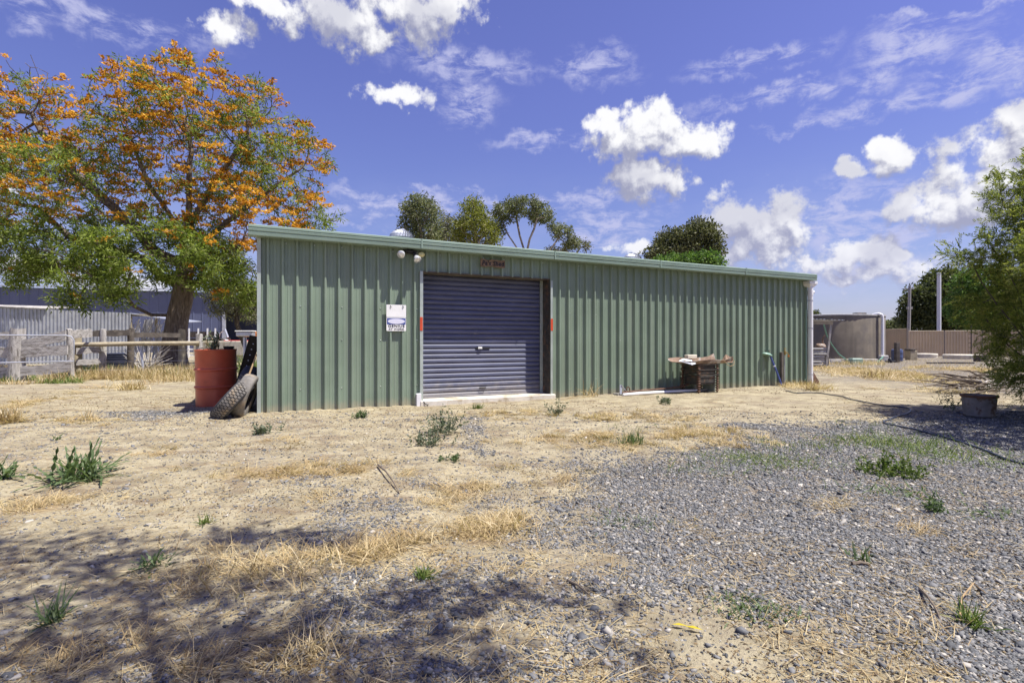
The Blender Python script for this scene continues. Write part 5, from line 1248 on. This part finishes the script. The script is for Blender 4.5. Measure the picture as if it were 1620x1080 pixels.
# feathery shrub at the right: fine sprigs of narrow leaflets
def shrub():
    rs = RS(61); base = np.array([7.3, 6.9, 0]); o = empty('feathery_shrub', base, 'big feathery green shrub leaning in from the right edge', 'shrub')
    E = [(7.8, 7.0, 1.5, 1.45, 1.3, 1.5), (6.72, 7.1, 2.12, .86, .8, .40), (7.6, 7.0, 3.1, 1.05, 1.1, .9), (6.55, 6.6, .6, .62, .6, .42), (6.3, 5.35, 2.0, 1.0, .95, .9), (6.95, 7.2, 1.45, .75, .8, .5), (7.0, 6.6, 2.6, .8, .8, .5), (6.6, 5.6, 1.0, .8, .9, .7), (8.6, 6.2, 2.2, 1.2, 1.4, 1.6), (7.2, 6.5, 1.2, .8, .6, .7), (6.75, 6.5, .5, .5, .45, .45), (6.95, 6.6, .85, .6, .5, .6)]
    at = ell_points(E, 130, rs, .3)
    tr = [base, base+[.02, 0, .25], base+[.05, 0, .5]]; pos, par = colonize(tr, [0, 0, 1], at, .11, .16, maxn=14000)
    V, Q, lc, kids = wood_mesh(pos, par, .11, .004, 6, .3, 0); bulk('trunk', V-base, Q, M['bark_dark'], o, smooth=True)
    sel = np.where((lc <= 4) & (np.arange(len(pos)) > 3))[0]; d0 = unit(pos[sel]-pos[par[sel]])
    # each tip grows sprigs; each sprig carries leaflets both sides
    reps = 6; sp = np.repeat(pos[sel], reps, 0)+rs.normal(0, .06, (len(sel)*reps, 3)); ns = len(sp)
    dd = unit(np.repeat(d0, reps, 0)+rs.normal(0, .5, (ns, 3))+np.array([-.15, 0, -.05])); ls = rs.uniform(.12, .26, ns)
    side = unit(np.cross(dd, rs.normal(size=(ns, 3)))); k = 24
    t = np.linspace(.05, 1, k)[None]; sgn = np.where(np.arange(k) % 2, 1, -1)[None]
    c = sp[:, None]+dd[:, None]*(t*ls[:, None])[..., None]; c[..., 2] -= (t*t*ls[:, None])*.25
    ld = dd[:, None]*.75+side[:, None]*sgn[..., None]*.75+rs.normal(0, .15, (ns, k, 3)); n = ns*k
    v, q = leaves(c.reshape(-1, 3)-base, ld.reshape(-1, 3), (rs.uniform(.032, .07, (ns, k))*(1.15-.5*t)).ravel(), rs.uniform(.008, .013, n), rs)
    cl = np.repeat(rs.uniform(-.25, .25, ns), k); tt = np.broadcast_to(t*.25, (ns, k)).ravel()
    bulk('crown', v, q, M['leaf_shrub'], o, rnd=np.repeat(np.clip(rs.beta(2, 2.2, n)+cl+tt-.1, 0, 1), 4))
shrub()

# the tree behind the viewer that throws the leafy shade over the near ground
SUN = Vector((-.465, .13, -1.0))
def shade_tree():
    rs = RS(71); base = np.array([3.2, -2.6, 0]); o = empty('shade_tree', base, 'leafy tree behind the viewpoint whose boughs shade the near ground', 'tree')
    E = []
    for (u, v, rx, ry, h) in ((60, 868, .55, .16, 4.3), (180, 900, .5, .16, 4.4), (420, 856, .42, .09, 4.2), (500, 848, .3, .07, 4.3), (120, 960, .5, .16, 4.5), (310, 940, .42, .12, 4.6), (450, 930, .3, .10, 4.4), (640, 950, .2, .08, 4.3), (760, 945, .22, .07, 4.3), (920, 955, .16, .04, 4.2), (680, 1000, .2, .1, 4.6), (60, 1050, .5, .2, 4.8), (250, 1075, .35, .12, 4.8), (560, 1085, .3, .12, 4.8), (700, 1060, .25, .1, 4.7), (330, 1010, .22, .06, 4.6)):
        g = G(u, v); E.append((g.x-SUN.x*h, g.y-SUN.y*h, h, rx, ry*1.6, .22))
    E += [(1.5, .6, 5.2, 1.6, .8, .8), (3.0, -1.5, 5.8, 2.2, 1.8, 1.4), (4.6, -3.2, 5.2, 1.6, 1.6, 1.2), (1.2, -2.8, 5.4, 1.5, 1.6, 1.2)]
    at = ell_points(E[:16], 700, rs, .1); at = np.concatenate([at, ell_points(E[16:], 9, rs)])
    tr = [base+np.array([-.25*t, .2*t, 4.0*t]) for t in np.linspace(0, 1, 12)]
    pos, par = colonize(tr, [0]+list(range(11)), at, .15, .14, maxn=12000)
    V, Q, lc, kids = wood_mesh(pos, par, .055, .004, 6, .4, 0); bulk('trunk', V-base, Q, M['bark'], o, smooth=True)
    sel = np.where((lc <= 4) & (np.arange(len(pos)) > 12))[0]; k = 24; c = np.repeat(pos[sel], k, 0); n = len(c)
    off = ico_dirs(n, rs)*rs.uniform(0, 1, (n, 1))**.5*.13; d = unit(off+.1*rs.normal(size=(n, 3))); d[:, 2] -= .4
    v, q = leaves(c+off-base, d, rs.uniform(.06, .12, n), rs.uniform(.02, .034, n), rs); bulk('crown', v, q, M['leaf_gum'], o, rnd=np.repeat(rs.beta(2, 2, n), 4))
shade_tree()

# ------------------------------------------------------------------ weeds, sticks
def weed(name, label, u, v, kind, r, h, n, m='weed', cat_='weed', seed=0, wd=.012, group=None):
    rs = RS(seed+300); p = Gz(u, v, -.004); o = empty(name, p, label, cat_, 0, group); parts = []
    if kind == 'tuft':
        a = rs.uniform(0, 6.28, n); el = rs.uniform(.35, 1.45, n); d = np.stack([np.cos(a)*np.cos(el), np.sin(a)*np.cos(el), np.sin(el)], 1)
        b = np.stack([rs.normal(0, r*.3, n), rs.normal(0, r*.3, n), np.zeros(n)], 1); parts.append(blades(b, d, rs.uniform(.5, 1.1, n)*h, wd*rs.uniform(.7, 1.2, n), rs.uniform(.1, .9, n), rs)); per = 6
    elif kind == 'mat':                                       # low spreading grass
        b = np.stack([rs.normal(0, r*.5, n), rs.normal(0, r*.32, n), np.zeros(n)], 1); a = rs.uniform(0, 6.28, n); el = rs.uniform(.1, 1.1, n)
        b[:, 2] = hgt(b[:, 0]+p.x, b[:, 1]+p.y)-p.z-.004
        d = np.stack([np.cos(a)*np.cos(el), np.sin(a)*np.cos(el), np.sin(el)], 1); parts.append(blades(b, d, rs.uniform(.4, 1.2, n)*h, wd*rs.uniform(.6, 1.2, n), rs.uniform(.2, 1, n), rs)); per = 6
    elif kind == 'rosette':                                   # long toothed leaves arching from a crown
        for k in range(n):
            a = rs.uniform(0, 6.28); el = rs.uniform(.1, 1.25); l = h*rs.uniform(.4, 1.15); d = np.array([math.cos(a)*math.cos(el), math.sin(a)*math.cos(el), math.sin(el)]); m_ = 9
            t = np.linspace(0, 1, m_); mid = d[None]*(t*l)[:, None]; mid[:, 2] -= t*t*l*.35*math.cos(el); mid += np.array([rs.normal(0, r*.4), rs.normal(0, r*.4), 0])
            sd = np.array([-math.sin(a), math.cos(a), rs.normal(0, .3)]); w = wd*np.sin(np.clip(t*2.6+.25, 0, 3.1))*(.35+1.6*(np.arange(m_) % 2)*rs.uniform(.4, 1, m_))*rs.uniform(.7, 1.3)
            L_ = mid+sd*w[:, None]; R_ = mid-sd*w[:, None]; v = np.stack([L_, R_], 1).reshape(-1, 3); i = np.arange(m_-1)*2
            parts.append((v, np.stack([i, i+1, i+3, i+2], 1)))
        per = None
    else:                                                    # 'bushy': stems with leaflets
        for k in range(n):
            a = rs.uniform(0, 6.28); el = rs.uniform(.5, 1.4); l = h*rs.uniform(.6, 1.1); d = np.array([math.cos(a)*math.cos(el), math.sin(a)*math.cos(el), math.sin(el)]); b = np.array([rs.normal(0, r*.4), rs.normal(0, r*.4), 0])
            m_ = 16; t = rs.uniform(.1, 1, m_); c = b+d[None]*(t*l)[:, None]; c[:, 2] = np.maximum(c[:, 2], .004)
            parts.append(leaves(c, ico_dirs(m_, rs, .4), rs.uniform(.5, 1.2, m_)*wd*3.2, rs.uniform(.7, 1.2, m_)*wd, rs))
            ss, qq = blades(b[None], d[None], np.array([l]), np.array([.005]), np.array([.05]), rs); parts.append((ss, qq))
        per = None
    V, Q = cat(parts); nv = len(V)
    r_ = np.repeat(rs.beta(2, 2, nv//2+1), 2)[:nv] if per is None else np.repeat(rs.beta(2, 2, nv//per), per)
    bulk('foliage', V, Q, M[m], o, rnd=r_); return o
W = [('thistle', 'large toothed green thistle rosette on the sand at left', 128, 757, 'rosette', .2, .33, 150, 'weed', .009),
 ('thistle', 'green thistle cut off by the left edge of the photo', -3, 760, 'rosette', .1, .24, 60, 'weed', .009),
 ('grass_tuft', 'dark upright grass tuft in the tree shade at lower left', 84, 985, 'tuft', .05, .17, 46, 'weed', .007),
 ('weed', 'small branching weed in the shade below the thistle', 240, 897, 'rosette', .06, .11, 40, 'weed', .005),
 ('grass_tuft', 'tiny green tuft on the sand above the shade', 326, 829, 'tuft', .04, .08, 50, 'grass_green', .005),
 ('weed', 'small green weed in front of the left shed corner', 415, 686, 'bushy', .12, .13, 14, 'weed_grey', .016),
 ('weed', 'little weed under the left wall midway to the door', 570, 660, 'bushy', .1, .11, 12, 'weed', .014),
 ('weed', 'bushiest grey-green weed in front of the roller door', 702, 686, 'bushy', .18, .32, 34, 'weed_grey', .014),
 ('weed', 'lower spreading weed at the left foot of the bushiest weed', 672, 704, 'bushy', .17, .14, 22, 'weed_grey', .013),
 ('weed', 'scrap of green weed below the bushy pair', 714, 728, 'bushy', .12, .07, 10, 'weed', .011),
 ('grass_tuft', 'green tuft at the middle of the door sill', 755, 646, 'tuft', .12, .14, 90, 'grass_green', .008),
 ('weed', 'slim upright weed right of the door sill', 879, 657, 'bushy', .05, .26, 9, 'weed_grey', .016),
 ('grass_tuft', 'bright green grass clump on the brown patch right of centre', 1001, 703, 'tuft', .16, .17, 130, 'weed', .009),
 ('grass_tuft', 'flatter green grass left of the bright clump', 958, 698, 'mat', .26, .09, 110, 'weed_grey', .008),
 ('weed', 'small grey weed on the sand before the scrap pipe', 1052, 640, 'bushy', .16, .12, 14, 'weed_grey', .015),
 ('grass_tuft', 'bright green cushion of grass at lower centre', 673, 918, 'tuft', .05, .075, 120, 'grass_green', .005),
 ('grass_patch', 'thin green runner grass on the gravel right of centre', 990, 826, 'mat', .28, .05, 260, 'weed', .006),
 ('grass_patch', 'wide flat green grass patch on the middle gravel', 1205, 728, 'mat', .6, .09, 1100, 'grass_green', .006),
 ('grass_patch', 'flat green grass left edge of the middle gravel', 1120, 744, 'mat', .5, .06, 480, 'weed', .006),
 ('grass_patch', 'tall green grass patch along the hose at right', 1405, 700, 'mat', .62, .16, 620, 'grass_green', .007),
 ('grass_patch', 'second tall green grass patch nearer the right edge', 1480, 715, 'mat', .62, .16, 560, 'grass_green', .007),
 ('grass_patch', 'thin green grass tail beside the hose at far right', 1560, 735, 'mat', .4, .1, 160, 'grass_green', .007),
 ('weed', 'broad leaved green weed below the tall grass patch', 1412, 752, 'bushy', .22, .17, 40, 'grass_green', .014),
 ('weed', 'trailing weed under the broad leaved weed', 1402, 776, 'mat', .3, .08, 170, 'weed', .01),
 ('grass_patch', 'dark green grass runner on the near gravel', 1205, 975, 'mat', .17, .06, 260, 'weed', .007),
 ('grass_patch', 'small dark grass runner left of the near runner', 1160, 950, 'mat', .1, .05, 110, 'weed', .006),
 ('weed', 'small spiky weed beside the short grey stick', 1362, 888, 'tuft', .07, .1, 30, 'weed', .007),
 ('weed', 'little green weed on open gravel at right', 1480, 806, 'bushy', .07, .12, 10, 'weed', .012),
 ('weed', 'flat green weed at the right edge of the gravel', 1570, 815, 'mat', .2, .07, 110, 'weed', .009),
 ('grass_tuft', 'half dead grass tuft with curled stems at lower right', 1535, 990, 'tuft', .06, .12, 90, 'grass_green', .005),
 ('weed', 'upright weed left of the cut down drum', 1506, 650, 'bushy', .12, .36, 12, 'weed_grey', .016),
 ('weed', 'tall thin seeding grass against the wall right of the door', 935, 628, 'tuft', .22, .45, 34, 'straw', .009),
 ('weed', 'tiny green sprig on the sand above the thistle', 86, 698, 'rosette', .05, .1, 12, 'weed', .01),
 ('dry_tuft', 'bleached dry tuft standing at the left edge of the sand', 14, 668, 'tuft', .22, .34, 220, 'straw', .009),
 ('dry_tuft', 'lone dry tuft on the sand left of the drum', 138, 664, 'tuft', .1, .24, 46, 'straw', .008),
 ('dry_tuft', 'orange-brown dry clump on the sand near the rail fence', 208, 617, 'tuft', .4, .3, 200, 'straw', .014),
 ('dry_tuft', 'pale spiky dry tussock left of the middle straw', 570, 876, 'mat', .2, .13, 420, 'straw', .0045),
 ('dry_tuft', 'bright dry tussock in the middle of the yard', 785, 835, 'mat', .26, .15, 480, 'straw', .0045),
 ('dry_tuft', 'large bent straw tussock across the tree shade', 440, 905, 'mat', .40, .17, 520, 'straw', .004),
 ('dry_tuft', 'golden dry clump on the far gravel in front of the tank', 1383, 598, 'tuft', .5, .42, 240, 'straw', .02),
 ('dry_tuft', 'dry clump at the foot of the white downpipe', 1284, 617, 'tuft', .22, .24, 110, 'straw', .01)]
for i, (nm, lab, u, v, kd, r, h, n, m, wd) in enumerate(W): weed(nm, lab, u, v, kd, r, h, n, m, 'grass' if 'grass' in nm or 'dry' in nm else 'weed', i, wd)

def stick(label, pts, r, m='twig', name='fallen_stick'):
    q = [Gz(u, v, r*.8+dz) for u, v, dz in pts]; o0 = q[0].copy(); n = len(q)
    tag(MB().tube([k-o0 for k in q], [r*(1-.5*i/(n-1)) for i in range(n)], 6).build(name, M[m], smooth=True, loc=o0), label, 'stick')
stick('dark thin stick lying left of the middle straw', [(598, 738, .01), (610, 752, .03), (622, 768, .02), (632, 782, 0)], .008)
stick('brown bark strip lying at lower centre', [(898, 925, .0), (915, 938, .012), (932, 950, .004)], .006)
stick('forked dead twig on the gravel at lower right', [(1455, 935, .005), (1468, 955, .02), (1482, 975, .01), (1490, 992, 0)], .006)
stick('short grey stick beside the spiky weed', [(1348, 897, .004), (1362, 896, .006), (1377, 897, .003)], .009)
stick('curled pale stem over the half dead tuft', [(1518, 985, .0), (1522, 960, .03), (1540, 945, .05), (1560, 950, .02)], .004, 'stick')
rs = RS(9); q = Gz(1088, 1000, .004); v, qd = leaves(np.array([[-.05, .02, .006], [-.01, .0, .01]]), np.array([[1, -.3, .05], [1, -.35, -.05]]), np.array([.055, .06]), np.array([.016, .018]), rs, np.array([[0, 0, 1.0]]*2))
tag(bulk('yellow_leaf', v, qd, M['yellowleaf'], rnd=rs.uniform(0, 1, 8), loc=q), 'bright yellow fallen leaf on the near gravel', 'leaf')
def branchpile():
    rs = RS(12); p = gp(1545, 10.6); o = empty('branch_pile', p, 'pile of dead cut branches on the ground behind the shrub', 'branch pile'); mb = MB()
    for k in range(44):
        a = rs.uniform(-.5, .5)+(math.pi if rs.uniform() < .6 else 0); l = rs.uniform(.4, 1.0); s = Vector((rs.normal(0, .35), rs.normal(0, .3), rs.uniform(.02, .3))); e = s+Vector((l*math.cos(a), l*.5*math.sin(a), rs.uniform(-.15, .2))); e.z = max(e.z, .02)
        m = s.lerp(e, .5)+Vector((0, rs.normal(0, .06), rs.uniform(0, .08))); mb.tube([s, m, e], [.02, .014, .005], 5)
    mb.build('branches', M['twig'], o)
    mb = MB()
    for k in range(26):
        s = Vector((rs.normal(.25, .3), rs.normal(0, .3), rs.uniform(.0, .16))); e = s+Vector((rs.normal(0, .4), rs.normal(0, .2), rs.uniform(0, .15))); mb.tube([s, e], [.016, .008], 5)
    mb.build('bleached_branches', M['cream_netting'], o)
branchpile()

# ------------------------------------------------------------------ sky, sun, camera
def sky():
    DIM[0] = '2D'
    w = bpy.data.worlds.new('World'); bpy.context.scene.world = w; w.use_nodes = True; nt = w.node_tree; nt.nodes.clear()
    out = nt.nodes.new('ShaderNodeOutputWorld'); bg = nt.nodes.new('ShaderNodeBackground'); L(nt, bg.outputs[0], out.inputs[0]); bg.inputs[1].default_value = SKY_STRENGTH
    st = nt.nodes.new('ShaderNodeTexSky'); st.sky_type = 'NISHITA'; st.sun_disc = False
    sd = -SUN.normalized(); st.sun_elevation = math.asin(sd.z); st.sun_rotation = math.atan2(sd.x, sd.y); st.air_density = 1.0; st.dust_density = .6; st.ozone_density = 2.0
    co = nt.nodes.new('ShaderNodeTexCoord').outputs['Generated']
    sp = nt.nodes.new('ShaderNodeSeparateXYZ'); L(nt, co, sp.inputs[0]); x, y, z = sp.outputs
    az = mth(nt, 'ARCTAN2', x, y); el = mth(nt, 'ARCSINE', z)
    tint = mixc(nt, 1.0, st.outputs[0], mixc(nt, mapr(nt, el, .02, .5), TINT_LOW, TINT_HIGH), 'MULTIPLY')
    def comb(a, b):
        c = nt.nodes.new('ShaderNodeCombineXYZ'); L(nt, a, c.inputs[0]); L(nt, b, c.inputs[1]); return c.outputs[0]
    p = comb(az, el)
    def vadd(a, b, op='ADD'):
        n = nt.nodes.new('ShaderNodeVectorMath'); n.operation = op
        for i, k in enumerate((a, b)):
            if hasattr(k, 'links'): nt.links.new(k, n.inputs[i])
            else: n.inputs[i].default_value = k
        return n.outputs['Value'] if op == 'LENGTH' else n.outputs[0]
    def dirn(u, v):
        d = Vector(((u-CU)/F, 1, (CV-v)/F)).normalized(); return math.atan2(d.x, d.y), math.asin(d.z)
    def blobs_at(q, blobs, grow=1.0):
        acc = None
        for (u, v, ru, rv) in blobs:
            a, e = dirn(u, v); a1, _ = dirn(u+ru*grow, v); _, e1 = dirn(u, v-rv*grow)
            r = nt.nodes.new('ShaderNodeVectorMath'); r.operation = 'MULTIPLY_ADD'; L(nt, q, r.inputs[0])
            ia, ie = 1/max(abs(a1-a), .004), 1/max(abs(e1-e), .004)
            r.inputs[1].default_value = (ia, ie, 0); r.inputs[2].default_value = (-a*ia, -e*ie, 0)
            d = mth(nt, 'SUBTRACT', 1.0, vadd(r.outputs[0], (0, 0, 0), 'LENGTH'))
            acc = d if acc is None else mth(nt, 'SMOOTH_MAX', acc, d, .25)
        return acc
    def warped(p, w, sc=11):
        nz = noise(nt, p, sc, 5, .6)
        return vadd(p, vadd(vadd(nz.outputs['Color'], (.5, .5, .5), 'SUBTRACT'), (w, w, 0), 'MULTIPLY'))
    def puff(p):                                              # cauliflower lumps
        vo = nt.nodes.new('ShaderNodeTexVoronoi'); vo.voronoi_dimensions = '2D'; vo.feature = 'F1'; vo.inputs['Scale'].default_value = 30; vo.inputs['Detail'].default_value = 3; vo.inputs['Roughness'].default_value = .55; vo.normalize = True
        L(nt, warped(p, .03, 25), vo.inputs['Vector'])
        n2 = noise(nt, p, 16, 6, .6)
        return mth(nt, 'ADD', mth(nt, 'MULTIPLY', mth(nt, 'SUBTRACT', .42, vo.outputs['Distance']), 1.1), mth(nt, 'MULTIPLY', mth(nt, 'SUBTRACT', n2.outputs[0], .5), 2.2))
    cum = [(540, 22, 75, 45), (640, 15, 75, 55), (700, 10, 50, 35), (590, 60, 50, 22), (430, 8, 50, 22), (358, 50, 36, 26),
           (1020, 212, 60, 38), (985, 225, 55, 28), (1095, 225, 60, 26), (1015, 195, 30, 25), (1030, 288, 55, 30), (1015, 272, 40, 20), (960, 192, 30, 20),
           (1540, 300, 85, 44), (1590, 255, 75, 62), (1615, 200, 46, 40), (1470, 320, 55, 30), (1430, 325, 36, 24), (1660, 240, 95, 95), (1500, 330, 70, 30), (1415, 256, 30, 24), (1338, 270, 24, 15), (1580, 275, 100, 70),
           (1150, 352, 50, 36), (1205, 372, 75, 50), (1190, 340, 30, 26), (1245, 350, 26, 28), (1215, 405, 60, 24), (1175, 395, 45, 28), (1265, 415, 24, 14), (1130, 365, 24, 22),
           (1365, 402, 46, 22), (1395, 430, 70, 24), (1345, 440, 30, 10), (1420, 410, 30, 14), (625, 153, 42, 15), (995, 390, 30, 14), (-10, 280, 40, 30), (20, 420, 70, 20), (170, 445, 60, 14)]
    pw_ = warped(p, .05)
    b0 = blobs_at(pw_, cum, 1.2); b1 = blobs_at(vadd(pw_, (.010, .034, 0)), cum, 1.2)
    n0 = puff(p); n1 = puff(vadd(p, (.006, .011, 0)))
    f0 = mth(nt, 'ADD', b0, n0)
    al = mapr(nt, f0, -.02, .55)
    lit = mth(nt, 'ADD', mth(nt, 'MULTIPLY', mth(nt, 'SUBTRACT', b0, b1), .75), mth(nt, 'MULTIPLY', mth(nt, 'SUBTRACT', n0, n1), .9))
    shade = mapr(nt, lit, -.42, .55)
    grey = mapr(nt, noise(nt, p, 7, 4, .55).outputs[0], .42, .62, 0, .45)
    ccol = mixc(nt, mth(nt, 'MULTIPLY', shade, mth(nt, 'SUBTRACT', 1.0, grey)), CLOUD_DARK, CLOUD_LIT)
    ccol = mixc(nt, mapr(nt, el, .0, .3, .35, 0), ccol, HAZE)
    # thin streaky high cloud
    wis = [(735, 108, 125, 30), (740, 160, 60, 30), (940, 110, 70, 35), (1200, 92, 130, 24), (1450, 85, 130, 45), (1550, 120, 120, 40), (1250, 150, 200, 20), (1400, 170, 180, 22), (620, 318, 130, 16), (760, 322, 130, 14), (900, 318, 110, 16), (560, 345, 80, 16), (960, 372, 60, 24), (860, 222, 90, 16), (120, 20, 220, 30), (1330, 340, 120, 60), (1400, 400, 150, 70), (960, 350, 100, 30), (1270, 200, 80, 10), (1500, 20, 150, 14)]
    fw = blobs_at(warped(p, .10), wis, 1.25)
    sn = noise(nt, scaled(nt, p, (17, 40, 1)), 1, 9, .66, .25)
    wa = mth(nt, 'MULTIPLY', mapr(nt, fw, -.05, .7), mapr(nt, sn.outputs[0], .36, .66, 0, .8))
    # a faint veil low down and a scatter of cloud in the rest of the sky
    veil = mth(nt, 'MULTIPLY', mapr(nt, el, .0, .34, 1, 0), mapr(nt, noise(nt, scaled(nt, p, (5, 14, 1)), 1, 6, .6).outputs[0], .3, .75, .05, .5))
    rest = mth(nt, 'MULTIPLY', mapr(nt, mth(nt, 'ABSOLUTE', az), .9, 1.2), mapr(nt, noise(nt, p, 3, 5, .6).outputs[0], .52, .66, 0, .55))
    wa = mth(nt, 'MAXIMUM', mth(nt, 'MAXIMUM', wa, veil), mth(nt, 'MULTIPLY', rest, .35))
    col = mixc(nt, wa, tint, WISP)
    col = mixc(nt, al, col, ccol)
    L(nt, col, bg.inputs[0])
SKY_STRENGTH = .068
TINT_LOW = (.92, .86, 1.16); TINT_HIGH = (1.10, .90, 1.46)
k = 1/SKY_STRENGTH
CLOUD_LIT = (.62*k, .62*k, .635*k); CLOUD_DARK = (.225*k, .235*k, .33*k); WISP = (.37*k, .38*k, .54*k); HAZE = (.32*k, .335*k, .50*k)
sky()
ld = bpy.data.lights.new('sun', 'SUN'); ld.energy = 5.0; ld.angle = R(.53); ld.color = (1, .955, .88)
so = bpy.data.objects.new('sun', ld); C.objects.link(so); so.rotation_euler = SUN.to_track_quat('-Z', 'Y').to_euler(); so.location = (10, -5, 30)
cd = bpy.data.cameras.new('camera'); cd.sensor_width = 36; cd.lens = 36*F/1620; cd.clip_end = 6000; cd.clip_start = .05
co_ = bpy.data.objects.new('camera', cd); C.objects.link(co_); co_.location = (0, 0, CH); co_.rotation_euler = (R(90), 0, 0)
sc = bpy.context.scene; sc.camera = co_
sc.view_settings.view_transform = 'Standard'; sc.view_settings.look = 'None'; sc.view_settings.exposure = .68; sc.view_settings.gamma = 1
sc.cycles.adaptive_threshold = .02; sc.cycles.max_bounces = 6; sc.cycles.transparent_max_bounces = 8; sc.cycles.use_denoising = True
